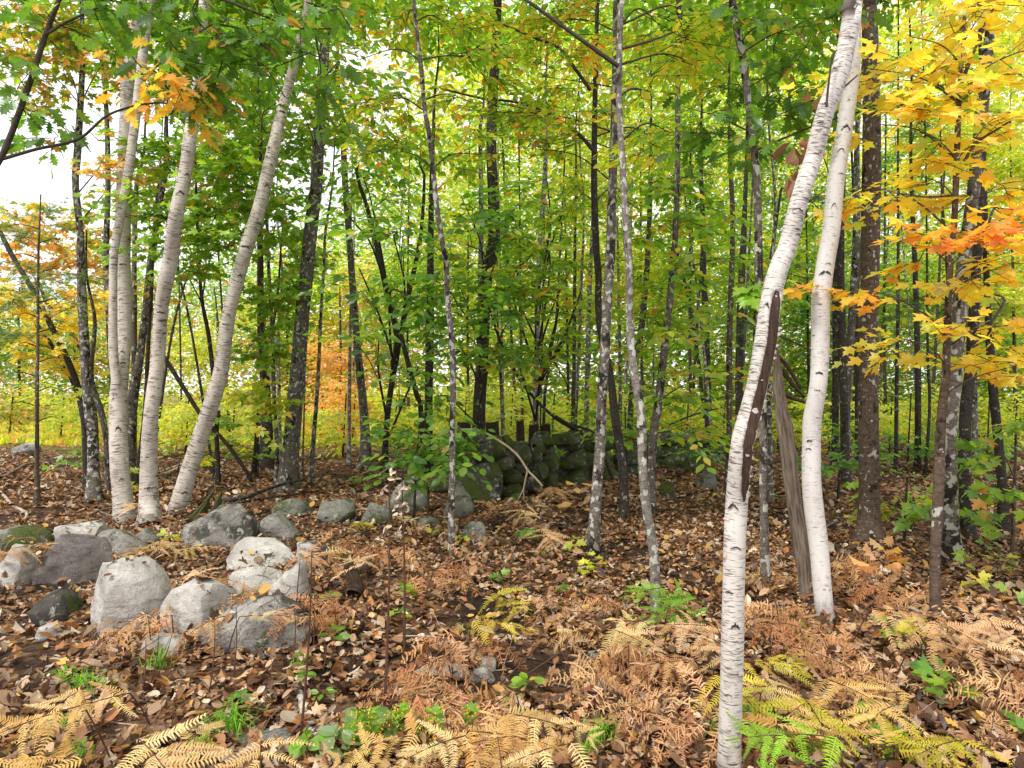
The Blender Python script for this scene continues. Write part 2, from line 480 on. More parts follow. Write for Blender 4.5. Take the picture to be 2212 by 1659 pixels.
def colours(pal, n):
    p = PAL[pal]; w = np.array([a for a, _ in p]); w = w / w.sum()
    c = np.array([b for _, b in p])[rng.choice(len(p), n, p=w)]
    return np.clip(c * rng.normal(1, .12, (n, 1)) * rng.normal(1, .05, (n, 3)), .005, .9)

# ------------------------------------------------------------------ ground
def make_ground():
    ys = np.concatenate([np.linspace(-6, 1.5, 12), np.linspace(1.6, 14, 150), 14 + (np.linspace(0, 1, 60)[1:] ** 2.2) * 590])
    u = np.linspace(-1, 1, 201); xs = np.sign(u) * (np.abs(u) * 9 + (np.abs(u) ** 7) * 500)
    gx, gy = np.meshgrid(xs, ys)
    z = gh(gx, gy) + np.where((gy < 16) & (np.abs(gx) < 9), rng.normal(0, .006, gx.shape), 0)
    V = np.stack([gx, gy, z], -1).reshape(-1, 3)
    n, m = gx.shape
    a = (np.arange(n - 1)[:, None] * m + np.arange(m - 1)[None]).ravel()
    A = Acc(); A.add(V, np.concatenate([np.stack([a, a + 1, a + m + 1], -1), np.stack([a, a + m + 1, a + m], -1)]))
    o = link('ground', A.mesh('ground', M['ground'], smooth=True))
    o['kind'] = 'structure'; o['label'] = 'forest floor of dark soil under fallen leaves'
    return o
ground = make_ground()

# ------------------------------------------------------------------ rocks
ROCKS = []
def rock_mesh(w, dp, h, mat, seed, subdiv=3, cuts=4, angular=.5, lean=0.0, peak=None, rough=.075, name='rock'):
    """a boulder of width w, depth dp, height h standing on z = 0 (centre of footprint at origin)"""
    g = np.random.default_rng(seed)
    import bmesh
    bm = bmesh.new(); bmesh.ops.create_icosphere(bm, subdivisions=subdiv, radius=1.0)
    V = np.array([v.co[:] for v in bm.verts]); Fc = np.array([[v.index for v in f.verts] for f in bm.faces]); bm.free()
    e = 2.0 + 1.6 * angular                                  # superellipsoid: blocky for angular rocks
    V = V / (np.sum(np.abs(V) ** e, 1, keepdims=True) ** (1 / e))
    for k in range(cuts + 2):
        n = g.normal(size=3); n[2] = abs(n[2]) * .8 + .05
        if k % 3 == 0: n[1] = -abs(n[1])
        n /= np.linalg.norm(n); off = g.uniform(.56, .86)
        s = V @ n - off; V = np.where(s[:, None] > 0, V - n * s[:, None] * .96, V)
    if peak is not None:                                     # ridge towards one side
        px_, fall = peak
        V[:, 2] = np.where(V[:, 2] > -.2, -.2 + (V[:, 2] + .2) * (1 - fall * np.clip(np.abs(V[:, 0] - px_), 0, 1.6) / 1.3), V[:, 2])
    so = Vector(g.uniform(-50, 50, 3))
    D = np.array([mn.fractal(Vector(p) * 1.4 + so, 1.0, 2.0, 5) for p in V]); D2 = np.array([mn.noise(Vector(p) * 7 + so) for p in V])
    V = V * (1 + rough * 1.5 * D + rough * .45 * D2)[:, None]
    V[:, 0] += lean * (V[:, 2] + 1) * .5
    mn_, mx = V.min(0), V.max(0)
    V = (V - (mn_ + mx) / 2) / (mx - mn_)                    # unit box
    V[:, 2] += .5
    V = V * np.array([w, dp, h])
    A = Acc(); A.add(V, Fc)
    me = A.mesh(name, mat, smooth=True); me.set_sharp_from_angle(angle=R_(34))
    return me

def px_rock(x0, x1, y0, y1, mat, label, seed, dmul=.75, sink=.3, name='boulder', group=None, d=None, parent=None, zbase=None, rot=0, **kw):
    if d is None: d = gd((x0 + x1) / 2, y1)
    w = (x1 - x0) / F * d; dp = w * dmul
    yc = d + dp * .45
    w = (x1 - x0) / F * (d + dp * .25)
    cx = X((x0 + x1) / 2, d + dp * .25)
    zg = float(gh(cx, yc)) if zbase is None else zbase
    top = Z(y0, d + dp * .45)
    h = max(top - zg, .05)
    me = rock_mesh(w, dp, h * (1 + sink), M[mat], seed, name=name, **kw)
    o = link(name, me, parent, (cx, yc, zg - h * sink)); ROCKS.append(o)
    o.rotation_euler[2] = rot
    if parent is None: tag(o, label, 'boulder' if name == 'boulder' else 'rock', group)
    return o

BG = 'loose boulders at the edge of the clearing'
px_rock(-14, 62, 1176, 1264, 'granite_pale', 'pale angular boulder cut by the left picture edge', 11, cuts=6, angular=.9, group=BG)
px_rock(66, 236, 1155, 1276, 'granite_brown', 'big two-tone boulder with a dark brown broken front face', 12, cuts=6, angular=.5, subdiv=4, group=BG)
px_rock(200, 306, 1142, 1205, 'granite', 'smooth grey boulder tucked behind the brown-faced one', 13, cuts=0, angular=.2, group=BG)
px_rock(117, 218, 1127, 1176, 'granite_pale', 'pale boulder with black lichen spots at the back of the heap', 14, cuts=4, group=BG)
px_rock(166, 352, 1200, 1376, 'granite_pale', 'largest pale rounded boulder half covered by rust bracken', 15, cuts=-1, angular=.25, subdiv=4, dmul=.8, group=BG)
px_rock(58, 162, 1272, 1354, 'granite', 'streaked grey rounded rock lying low beside the pale boulder', 16, cuts=0, angular=.2, peak=(.2, .3), group=BG)
px_rock(72, 127, 1350, 1384, 'granite_pale', 'small tan stone below the streaked grey rock', 17, cuts=3, name='stone')
px_rock(300, 399, 1372, 1422, 'granite_pale', 'small pale smooth stone in front of the rust bracken', 18, cuts=0, angular=.3, name='stone')
px_rock(386, 549, 1085, 1190, 'granite', 'grey angular boulder rising to a peak near the mossy stump', 19, cuts=5, angular=.7, subdiv=4, peak=(.65, .75), group=BG)
px_rock(552, 640, 1108, 1168, 'granite', 'squat grey boulder with dark blotches between two larger ones', 20, cuts=6, angular=.8, group=BG)
px_rock(486, 644, 1161, 1230, 'granite_pale', 'flat-topped pale block with a leaf resting on it', 21, cuts=3, angular=1.0, subdiv=4, group=BG)
px_rock(488, 606, 1226, 1282, 'granite_pale', 'bright white slab lying under the flat-topped block', 22, cuts=2, angular=.8, dmul=.5, group=BG)
px_rock(574, 668, 1208, 1300, 'granite_pale', 'pointed grey-white rock standing against the bright slab', 23, cuts=5, angular=.6, peak=(.55, .7), group=BG)
px_rock(424, 667, 1290, 1420, 'granite', 'large wedge-shaped rough boulder with dark moss pockets', 24, cuts=1, angular=.5, subdiv=4, peak=(.35, .55), group=BG, dmul=.6)
px_rock(640, 712, 1170, 1230, 'granite_pale', 'low pale stone with a green moss cap beside the block', 25, cuts=5, angular=.7, name='stone')
px_rock(338, 492, 1250, 1382, 'granite_pale', 'pale boulder almost hidden behind the rust bracken', 26, cuts=0, angular=.4, group=BG)
px_rock(580, 668, 1076, 1116, 'granite_moss', 'mossy sloping boulder behind the squat grey one', 27, cuts=4, group=BG)
px_rock(678, 766, 1076, 1130, 'granite_moss', 'rounded mossy boulder below the thick grey maple', 28, cuts=4, angular=.3, group=BG)
px_rock(774, 846, 1084, 1136, 'granite_moss', 'small dark mossy boulder between two mossy ones', 29, cuts=5, group=BG)
px_rock(-20, 96, 1136, 1192, 'granite_moss', 'moss-grown boulder under a gold frond at far left', 30, cuts=3, angular=.3, group=BG)
px_rock(280, 345, 1140, 1180, 'granite_moss', 'flat mossy slab at the foot of the white birches', 31, cuts=4, angular=.8, name='stone')
px_rock(500, 622, 1588, 1628, 'granite', 'flat grey stone sunk in the ground beside a grass tuft', 32, cuts=3, angular=.6, name='stone')
px_rock(1015, 1070, 1440, 1476, 'granite', 'blunt grey stone end lying on bare soil', 33, cuts=5, angular=.9, name='stone')
px_rock(1030, 1072, 1420, 1450, 'granite_pale', 'small pale upright stone behind the blunt grey one', 34, cuts=4, angular=.7, name='stone')
px_rock(894, 950, 1438, 1468, 'granite_pale', 'pale stone half buried in rust bracken at centre', 35, cuts=3, name='stone')
px_rock(945, 1016, 1444, 1470, 'granite', 'long low grey stone between pale and blunt stones', 36, cuts=3, angular=.8, name='stone')
px_rock(1397, 1443, 1392, 1420, 'granite_pale', 'small white stone near the foot of the slender lichened tree', 37, cuts=4, name='stone')
px_rock(1325, 1358, 1494, 1517, 'granite_pale', 'cream pebble on bare soil', 38, cuts=2, angular=.2, name='stone')
px_rock(1284, 1312, 1472, 1491, 'granite_brown', 'tan pebble beside the cream pebble', 39, cuts=2, angular=.2, name='stone')
px_rock(1270, 1296, 1408, 1426, 'granite', 'tiny grey pebble under bracken', 40, cuts=3, name='stone')
px_rock(902, 947, 1118, 1148, 'granite_moss', 'small lichen-spotted mossy stone left of the speckled sapling', 41, cuts=4, name='stone')
px_rock(998, 1052, 1126, 1170, 'granite_moss', 'dark mossy stone right of the speckled sapling', 42, cuts=5, name='stone')
px_rock(833, 926, 1028, 1114, 'granite_moss', 'big rounded moss-covered boulder left of the stone wall', 43, cuts=3, angular=.3, subdiv=4, group=BG)
px_rock(957, 1024, 1048, 1116, 'granite_moss', 'mossy boulder just behind the speckled sapling', 44, cuts=3, angular=.3, group=BG)
px_rock(20, 78, 956, 984, 'granite', 'lone grey boulder at the back of the leaf-strewn opening', 45, cuts=3, angular=.3, group=BG)
px_rock(1483, 1528, 984, 1022, 'wallstone', 'fallen slab leaning in leaves below the wall end', 46, cuts=4, angular=.8, lean=.5)
px_rock(1438, 1490, 976, 1016, 'wallstone', 'fallen dark stone resting against the wall end', 47, cuts=4, angular=.7, lean=.4)
px_rock(1508, 1548, 1018, 1052, 'granite_moss', 'small mossy stone beside the yellowed single frond', 48, cuts=4, name='stone')
px_rock(1424, 1462, 1040, 1078, 'wallstone', 'little dark stone on leafy slope below the wall', 49, cuts=4, name='stone')

# --- the dry stone wall: one thing, each stone a part
wall = link('stone_wall', None, None, (X(1150, 10.6), 10.6, 0)); wall.empty_display_size = .3
tag(wall, 'old mossy dry stone wall crossing behind the saplings', 'wall', kind='thing')
def wall_d(px): return np.interp(px, [920, 985, 1100, 1200, 1400, 1600], [9.1, 9.4, 10.0, 10.9, 13.4, 15.6])
def wall_stone(x0, x1, y0, y1, seed, dback=0.0, mat='wallstone', **kw):
    d = float(wall_d((x0 + x1) / 2)) + dback
    w = (x1 - x0) / F * d; h = (y1 - y0) / F * d; dp = max(w, h) * .8
    me = rock_mesh(w * 1.06, dp, h * 1.08, M[mat], seed, subdiv=3, name='stone', **kw)
    o = link('stone', me, wall)
    o.location = np.array([X((x0 + x1) / 2, d), d + dp * .35, Z(y1, d) - .02 * h]) - np.array(wall.location)
    o.rotation_euler[1] = rng.uniform(-.12, .12)
STONES = [(1017, 1063, 947, 998), (985, 1021, 962, 1004), (985, 1084, 1000, 1104), (923, 979, 1016, 1066), (1047, 1096, 944, 990), (1083, 1114, 942, 974),
 (1095, 1148, 956, 1004), (1062, 1112, 986, 1018), (1085, 1132, 1016, 1048), (1110, 1144, 998, 1024), (1141, 1186, 998, 1038), (1151, 1176, 958, 984),
 (1147, 1172, 976, 1000), (1169, 1208, 978, 1020), (1147, 1196, 934, 966), (1191, 1254, 938, 962), (1123, 1172, 1030, 1066), (1085, 1126, 1046, 1092),
 (1172, 1206, 1018, 1058), (1176, 1200, 960, 982), (1008, 1050, 936, 958)]
for i, s in enumerate(STONES):
    wall_stone(*s, seed=100 + i, cuts=4, angular=.35 + .5 * rng.random())
for i, s in enumerate(STONES):          # the wall's far face
    if i % 2 == 0: wall_stone(*s, seed=160 + i, dback=.55, cuts=3, angular=.6)
px = 1200.0; k = 0
while px < 1585:                       # the receding run, course by course
    d = float(wall_d(px)); wp = rng.uniform(.30, .55) * F / d
    top, bot = np.interp(px, [1200, 1400, 1600], [940, 934, 930]), HOR + CAMH * F / d + 4
    ncs = 3; edges = np.linspace(bot, top, ncs + 1) + np.r_[0, rng.uniform(-5, 5, ncs - 1), rng.uniform(-6, 8)]
    for c in range(ncs):
        j = rng.uniform(-.25, .25) * wp
        wall_stone(px + j, px + j + wp * rng.uniform(.95, 1.2), edges[c + 1], edges[c], 200 + k, cuts=4, angular=rng.uniform(.3, .9)); k += 1
        if c == 1: wall_stone(px + j, px + j + wp * 1.2, edges[c + 1] - 4, bot, 300 + k, dback=.5, cuts=3, angular=.6)
    px += wp * .98

# --- weathered wooden posts standing behind the wall
def wood_post(x0, x1, y0, y1, d, label, seed):
    g = np.random.default_rng(seed)
    w = (x1 - x0) / F * d; zt = Z(y0, d); cx = X((x0 + x1) / 2, d); zb = float(gh(cx, d)) - .05
    n = 7
    P = np.stack([np.full(n, cx) + g.normal(0, .006, n), np.full(n, d), np.linspace(zb, zt, n)], -1)
    V, Fc, bk = tube(P, w / 2 * np.linspace(1.12, .96, n), 12, .06, True, seed)
    V[-1, 2] -= .02
    top = V[:, 2] > zt - .05; V[top, 2] += g.uniform(-.04, .02, top.sum())
    A = Acc(); A.add(V, Fc, None, bk)
    o = link('wooden_post', A.mesh('wooden_post', M['rot'], (cx, d, zb), bark=True), None, (cx, d, zb))
    tag(o, label, 'post', 'rotten wooden posts behind the stone wall')
wood_post(987, 1017, 911, 960, 10.7, 'broad dark rotten stub behind wall, beside speckled sapling', 1)
wood_post(1048, 1078, 911, 950, 10.9, 'broad dark rotten stub right of the thick dark trunk', 2)
wood_post(1115, 1134, 908, 950, 11.2, 'narrow upright rotten post standing tallest behind the wall', 3)
wood_post(1142, 1164, 918, 950, 11.5, 'rotten stub right of the narrow upright post', 4)
wood_post(1166, 1190, 917, 950, 11.6, 'last rotten stub on the right behind the wall', 5)

# ------------------------------------------------------------------ trees
TREES = {}
COVER = 2.5
class Tree:
    """one tree: root Empty at its foot > trunk (stems), branches, crown (> single leaves)"""
    def __init__(s, key, label, pts, mat, name='tree', cat='tree', d=None, top=None, leaf='ell', pal='green', size=.09, lmax=0, sides=10,
                 bend=0.15, group=None, flare=1.6, rough=.05, needle=False, taper=.45):
        pts = sorted(pts, key=lambda p: -p[1])
        x0, y0, w0 = pts[0]
        if d is None: d = gd(x0, y0)
        s.d = d
        foot = np.array([X(x0, d), d, float(gh(X(x0, d), d))])
        s.root = link(name, None, None, foot); s.root.empty_display_size = .3
        tag(s.root, label, cat, group); s.foot = foot
        s.mat, s.leaf, s.pal, s.size, s.lmax = mat, leaf, pal, size, lmax
        s.acc = []; s.branches = []; s.needle = needle
        s.key = key; TREES[key] = s
        s.axis = s.stem(pts, d, top, sides, bend, flare, rough, taper, 'trunk', foot)
    def stem(s, pts, d, top, sides, bend, flare, rough, taper, name, foot=None, dtop=None):
        """a stem through the picture points (x, y, width), bending a little in depth"""
        pts = sorted(pts, key=lambda p: -p[1])
        g = np.random.default_rng(abs(hash(s.key)) % 9999 if False else sum(map(ord, s.key)))
        dd = d + bend * np.cumsum(g.normal(0, .5, len(pts))); dd[0] = d
        if dtop is not None: dd = np.linspace(d, dtop, len(pts))
        C = [(X(x, q), q, Z(y, q), w / 2 / F * q) for (x, y, w), q in zip(pts, dd)]
        if foot is not None: C[0] = (foot[0], foot[1], foot[2] - .05, C[0][3])
        C = np.array(C)
        if top is not None and top > C[-1][2] + .2:
            dr = C[-1][:3] - C[-2][:3]; dr = dr / np.linalg.norm(dr); dr = dr * .75 + np.array([0, 0, .25]); dr /= np.linalg.norm(dr)
            L = (top - C[-1][2]) / max(dr[2], .3)
            for t in (.35, .7, 1.0):
                C = np.vstack([C, [*(C[-1][:3] * 0 + C[-1][:3] + dr * L * .34 + g.normal(0, .05, 3)), C[-1][3] * taper ** .5]])
        length = np.sum(np.linalg.norm(np.diff(C[:, :3], axis=0), axis=1))
        n = max(6, int(length / (.12 if d < 12 else .3)))
        Q = catmull(C, n)
        r = np.maximum(Q[:, 3], .004)
        hgt = Q[:, 2] - Q[0, 2]
        if foot is not None: r = r * (1 + (flare - 1) * np.exp(-np.maximum(hgt - .05, 0) / .12))
        V, Fc, bk = tube(Q[:, :3], r, sides, rough, True, sum(map(ord, s.key)) + 1)
        if foot is None: bk = bk + np.array([0, 0, 7.0])
        A = Acc(); A.add(V, Fc, None, bk)
        o = link(name, A.mesh(name, M[s.mat], s.foot, smooth=True, bark=True), s.root)
        s.trunk_obj = o
        return np.hstack([Q[:, :3], r[:, None]])
    def part(s, name, A, mat, smooth=False, col=False, bark=False, parent=None):
        return link(name, A.mesh(name, M[mat], s.foot, smooth=smooth, col=col, bark=bark), parent or s.root)
    def limb(s, pts, d, w0, w1, dtop=None, name='branch', mat=None):
        """an explicit branch through picture points"""
        n = len(pts); dd = np.linspace(d, d if dtop is None else dtop, n)
        C = np.array([(X(x, q), q, Z(y, q)) for (x, y), q in zip(pts, dd)])
        Q = catmull(C, max(8, n * 5)); r = np.linspace(w0, w1, len(Q)) / 2 / F * dd.mean()
        V, Fc, bk = tube(Q, r, 6, .08, True, 3)
        A = Acc(); A.add(V, Fc, None, bk)
        s.part(name, A, mat or 'twig', True, bark=True)
        return Q
    def zone(s, px, py, rx, ry, cover=1.0, d=None, rd=None, pal=None, size=None, leaf=None, axis=None, tpb=6, lpt=8, droop=.25, attach=None, twigs=True, limb=True, upj=.55):
        """foliage filling an ellipsoid, carried by a limb, side branches and twigs"""
        d = d or s.d; size = size or s.size; leaf = leaf or s.leaf; pal = pal or s.pal
        axis = s.axis if axis is None else axis
        C = np.array([X(px, d), d, Z(py, d)]); Rr = np.array([rx / F * d, rd if rd else max(.5 * (rx + ry) / F * d, .4), ry / F * d])
        n = COVER * cover * math.pi * rx * ry / (.34 * (size * F / d) ** 2)
        K = max(2, int(n / (tpb * lpt)))
        # limb
        hd = np.linalg.norm(axis[:, :2] - C[:2], axis=1)
        want = C[2] - .22 * hd - .1
        i = int(np.argmin(np.abs(axis[:, 2] - want) + .15 * hd)); i = max(i, int(len(axis) * .06))
        a = axis[i, :3]
        A = Acc()
        L = np.linalg.norm(C - a)
        mid = (a + C) / 2 + np.array([0, 0, .10 * L]) + rng.normal(0, .04 * L, 3)
        Lq = catmull([a, mid, C + (C - a) / max(L, .1) * Rr.mean() * .3], 9)
        r0 = min(.005 + .0045 * L, axis[i, 3] * .45)
        if limb:
            V, Fc, bk = tube(Lq, np.linspace(r0, r0 * .35, 9), 5, 0, True); A.add(V, Fc, None, bk)
        S, D_, LN = [], [], []
        for k in range(K):
            u = rng.normal(size=3); u /= np.linalg.norm(u); e = C + Rr * u * rng.random() ** .42
            st = Lq[rng.integers(3, 9)] if limb else e + rng.normal(0, .15, 3)
            m = (st + e) / 2 + np.array([0, 0, .06 * np.linalg.norm(e - st)]) + rng.normal(0, .05, 3)
            B_ = catmull([st, m, e], 6)
            if twigs:
                V, Fc, bk = tube(B_, np.linspace(r0 * .4, .0025, 6), 3, 0, False); A.add(V, Fc, None, bk)
            dirb = e - st; dirb[2] *= .4; dirb /= np.linalg.norm(dirb) + 1e-6
            for t in range(tpb):
                q = rng.uniform(.35, 1); p = B_[min(int(q * 5.99), 5)]
                ang = rng.normal(0, .9); ca, sa = math.cos(ang), math.sin(ang)
                w = np.array([dirb[0] * ca - dirb[1] * sa, dirb[0] * sa + dirb[1] * ca, dirb[2] * .5 + rng.normal(-.05, .22)]); w /= np.linalg.norm(w) + 1e-6
                S.append(p); D_.append(w); LN.append(size * lpt * rng.uniform(.35, .75))
        S, D_, LN = np.array(S), np.array(D_), np.array(LN)
        if twigs:
            for p, w, l in zip(S, D_, LN):
                V, Fc, bk = tube(np.array([p, p + w * l * .9 - np.array([0, 0, .04 * l])]), [.0035, .0012], 3, 0, False); A.add(V, Fc, None, bk)
        if A.n: s.branches.append(A)
        # leaves along every twig, on alternate sides
        m = len(S) * lpt
        ti = np.repeat(np.arange(len(S)), lpt); t = np.tile(np.linspace(.12, 1, lpt), len(S)) + rng.normal(0, .03, m)
        side = np.tile(np.where(np.arange(lpt) % 2, 1.0, -1.0), len(S))
        P = S[ti] + D_[ti] * (LN[ti] * t)[:, None]
        ang = side * rng.normal(.95, .3, m) * (1.05 - .45 * t); ca, sa = np.cos(ang), np.sin(ang)
        w = D_[ti]
        dl = np.stack([w[:, 0] * ca - w[:, 1] * sa, w[:, 0] * sa + w[:, 1] * ca, w[:, 2] * .5 - droop + rng.normal(0, .25, m)], -1)
        up = np.stack([rng.normal(0, upj, m), rng.normal(-.3 * upj, upj, m), np.ones(m)], -1)
        Rm = frames(dl, up)
        sz = size * rng.uniform(.65, 1.2, m)
        P = P + Rm[:, :, 1] * (sz * .12)[:, None]
        s.acc.append((leaf, P, Rm, sz, colours(pal, m)))
    def finish(s):
        for A in s.branches: s.part('branch', A, 'twig' if s.mat != 'brown' else 'brown', True, bark=True)
        if not s.acc: return
        crown = None; lmax = s.lmax; A = Acc(); rest = []
        # the leaves that show largest become parts of their own
        if lmax:
            cand = []
            for zi, (leaf, P, Rm, sz, C) in enumerate(s.acc):
                u = W / 2 + P[:, 0] / P[:, 1] * F; v = HOR - (P[:, 2] - CAMH) / P[:, 1] * F
                ok = (u > 5) & (u < W - 5) & (v > 5) & (v < H - 5)
                face = np.abs(np.einsum('ni,ni->n', Rm[:, :, 2], P - np.array([0, 0, CAMH]))) / np.linalg.norm(P, axis=1)
                sc = np.where(ok, sz / P[:, 1] * (.25 + face), -1)
                cand += [(q, zi, j) for j, q in enumerate(sc) if q > 0]
            cand.sort(reverse=True); sel = {}
            for q, zi, j in cand[:lmax]: sel.setdefault(zi, []).append(j)
        else: sel = {}
        for zi, (leaf, P, Rm, sz, C) in enumerate(s.acc):
            keep = np.ones(len(P), bool); keep[sel.get(zi, [])] = False
            if keep.any(): add_leaves(A, leaf, P[keep], Rm[keep], sz[keep], C[keep])
        crown = s.part('crown', A, 'needle' if s.needle else 'leaf', col=True)
        crown['kind'] = 'stuff'
        for zi, js in sel.items():
            leaf, P, Rm, sz, C = s.acc[zi]
            me = leaf_mesh(leaf)
            for j in js:
                o = bpy.data.objects.new('leaf', me); COL.objects.link(o); o.parent = crown
                Mx = Matrix.Identity(4)
                for a in range(3):
                    for b in range(3): Mx[a][b] = Rm[j][a][b] * sz[j]
                    Mx[a][3] = P[j][a] - s.foot[a]
                o.matrix_local = Mx; o.color = (*C[j], 1)

_lm = {}
def leaf_mesh(kind, mat='leaf_obj'):
    if (kind, mat) not in _lm:
        A = Acc(); A.add(*LEAF[kind]); _lm[(kind, mat)] = A.mesh('leaf_' + kind, M[mat])
    return _lm[(kind, mat)]

# --- white birches on the left
BW = 'white birches'
bA = Tree('bA', 'white birch with two stems crossing, leftmost of the white birches', [(305, 10, 25), (292, 80, 27), (280, 157, 28), (273, 260, 27), (270, 353, 28), (267, 433, 30), (264, 553, 32), (268, 640, 30), (267, 720, 30), (261, 800, 32), (255, 870, 34), (257, 986, 37), (263, 1053, 38), (272, 1128, 40)], 'birch', 'birch_tree', top=9, leaf='ell', pal='green', size=.06, sides=16, flare=1.4, group=BW, rough=.03)
bA.stem([(330, -20, 19), (320, 20, 20), (307, 133, 20), (293, 253, 19), (276, 380, 18), (258, 480, 17), (246, 553, 16), (244, 686, 17), (245, 760, 19), (252, 830, 20)], bA.d + .10, 8.5, 12, .02, 1, .03, .45, 'trunk')
bC = Tree('bC', 'single straight white birch between the two-stemmed and leaning ones', [(442, 0, 21), (432, 120, 23), (420, 233, 25), (410, 300, 26), (400, 377, 27), (380, 467, 29), (370, 553, 31), (360, 600, 31), (348, 673, 28), (340, 786, 29), (327, 886, 30), (322, 986, 33), (322, 1086, 38), (325, 1132, 41)], 'birch', 'birch_tree', top=9, size=.06, sides=16, flare=1.4, group=BW, rough=.03)
bD = Tree('bD', 'white birch leaning far to the right from beside the mossy stump', [(668, -10, 15), (653, 67, 18), (623, 187, 21), (607, 250, 24), (580, 367, 27), (560, 450, 28), (533, 533, 29), (518, 586, 29), (493, 686, 29), (477, 803, 31), (457, 870, 33), (430, 953, 34), (400, 1046, 36), (384, 1104, 38)], 'birch', 'birch_tree', top=8, size=.06, sides=16, flare=1.4, group=BW, rough=.03)
# --- the two white birches on the right
bF = Tree('bF', 'leaning white birch with a long dark bark wound, nearest tree', [(1848, -20, 38), (1842, 17, 38), (1832, 80, 37), (1812, 167, 38), (1785, 233, 37), (1770, 290, 38), (1758, 340, 37), (1742, 383, 38), (1722, 450, 38), (1702, 533, 40), (1685, 570, 41), (1667, 636, 43), (1655, 720, 44), (1638, 820, 43), (1622, 886, 45), (1603, 953, 46), (1595, 1036, 46), (1591, 1093, 46), (1588, 1146, 46), (1584, 1297, 46), (1582, 1410, 48), (1579, 1504, 47), (1575, 1637, 48), (1574, 1700, 50)], 'birch_mark', 'birch_tree', top=5.5, size=.06, sides=24, bend=.03, flare=1.15, group=BW, rough=.02)
bG = Tree('bG', 'smooth clean white birch standing behind the wounded one', [(1842, 60, 33), (1839, 167, 34), (1830, 233, 33), (1825, 277, 33), (1815, 333, 34), (1805, 400, 35), (1795, 500, 36), (1783, 570, 37), (1773, 653, 38), (1772, 753, 37), (1767, 836, 36), (1755, 903, 38), (1753, 970, 38), (1753, 1036, 39), (1758, 1100, 40), (1769, 1183, 39), (1777, 1278, 37), (1788, 1345, 34)], 'birch_clean', 'birch_tree', top=7, size=.06, sides=22, bend=.05, flare=1.1, group=BW, rough=.02)

def surf(T, py, u, lift=.002):
    """point and frame on a stem's camera side: picture row py, u in -1..1 across the stem"""
    ax = T.axis; v = HOR - (ax[:, 2] - CAMH) / ax[:, 1] * F
    k = int(np.argmin(np.abs(v - py))); k = min(max(k, 1), len(ax) - 2)
    t = ax[k + 1, :3] - ax[k - 1, :3]; t /= np.linalg.norm(t)
    f = (v[k] - py) / (v[k] - v[k + 1] + 1e-9)
    c = ax[k, :3] + (ax[k + 1, :3] - ax[k, :3]) * f
    vd = c - np.array([0, 0, CAMH]); vd[2] = 0; vd /= np.linalg.norm(vd)
    right = np.cross(t, vd); right = -right if right[0] < 0 else right; right /= np.linalg.norm(right)
    out = np.cross(right, t); out = -out if np.dot(out, vd) > 0 else out
    return c, t, right, out, ax[k, 3] + lift
def scar(T, py, u, w, h, arch):
    """dark eyebrow-shaped branch scar lying on the bark"""
    c, t, right, out, r = surf(T, py, u)
    n = 13; V = []
    for i in range(n):
        q = -1 + 2 * i / (n - 1); a = math.asin(max(-.97, min(.97, u))) + q * w
        th = h * (1 - q * q) ** .5 * abs(rng.normal(1, .38)) + .0006
        zc = -arch * abs(q) ** 1.4 + rng.normal(0, h * .25)
        for sgn in (1, -1):
            rr = r + (.0025 if abs(q) < .95 else 0)
            V.append(c + right * math.sin(a) * rr + out * math.cos(a) * rr + t * (zc + sgn * th * (1 if sgn > 0 else .45) + rng.normal(0, h * .2)))
    Fc = []
    for i in range(n - 1): Fc += [(2 * i, 2 * i + 1, 2 * i + 3), (2 * i, 2 * i + 3, 2 * i + 2)]
    A = Acc(); A.add(V, Fc); T.part('branch_scar', A, 'scar', True)
for T, lst in ((bA, [(262, .1, .8), (352, .0, 1.0), (437, -.2, .7), (470, .4, .5), (573, .1, .9), (648, -.4, .7), (735, .3, .8), (765, .0, .8), (788, .2, .9), (850, -.3, .6), (862, -.5, .7), (930, .0, .9), (1034, .1, .7)]),
               (bC, [(236, .3, .6), (300, .4, .5), (378, .3, .8), (420, .0, .9), (605, .0, .5), (636, .6, .6), (672, .0, 1.0), (766, -.1, .6), (840, .5, .7), (857, .0, .7), (985, -.2, .6), (1053, .1, .9)]),
               (bD, [(215, .5, .7), (247, .2, .9), (318, .1, .7), (360, .3, .8), (402, .4, .7), (535, -.1, 1.0), (593, .2, 1.0), (622, .5, .5), (680, .0, .6), (799, -.3, .6), (874, .2, .6), (1015, .1, .5), (1060, .2, .6)]),
               (bF, [(90, .1, .6), (157, -.6, .6), (232, -.1, 1.0), (272, .0, .8), (333, .5, .4), (455, .2, 1.0), (662, -.3, .9), (1090, -.3, .9), (1178, .1, .9), (1275, -.4, .5), (1345, .2, .9), (1490, -.2, .6)]),
               (bG, [(222, .1, .5), (280, .2, 1.1), (328, .1, 1.0), (380, .5, .6), (445, .1, .9), (572, .3, .6), (590, .2, 1.0), (725, -.7, .4), (785, .7, .6), (808, .0, .8), (842, .0, .7), (950, -.2, .8), (968, -.3, .7), (1270, .2, .5), (1271, .75, .35)])):
    for py, u, k in lst:
        r = surf(T, py, u)[4]
        scar(T, py, u, rng.uniform(.35, .75) * k, r * rng.uniform(.08, .18) * k, r * rng.uniform(.0, .7) * k)

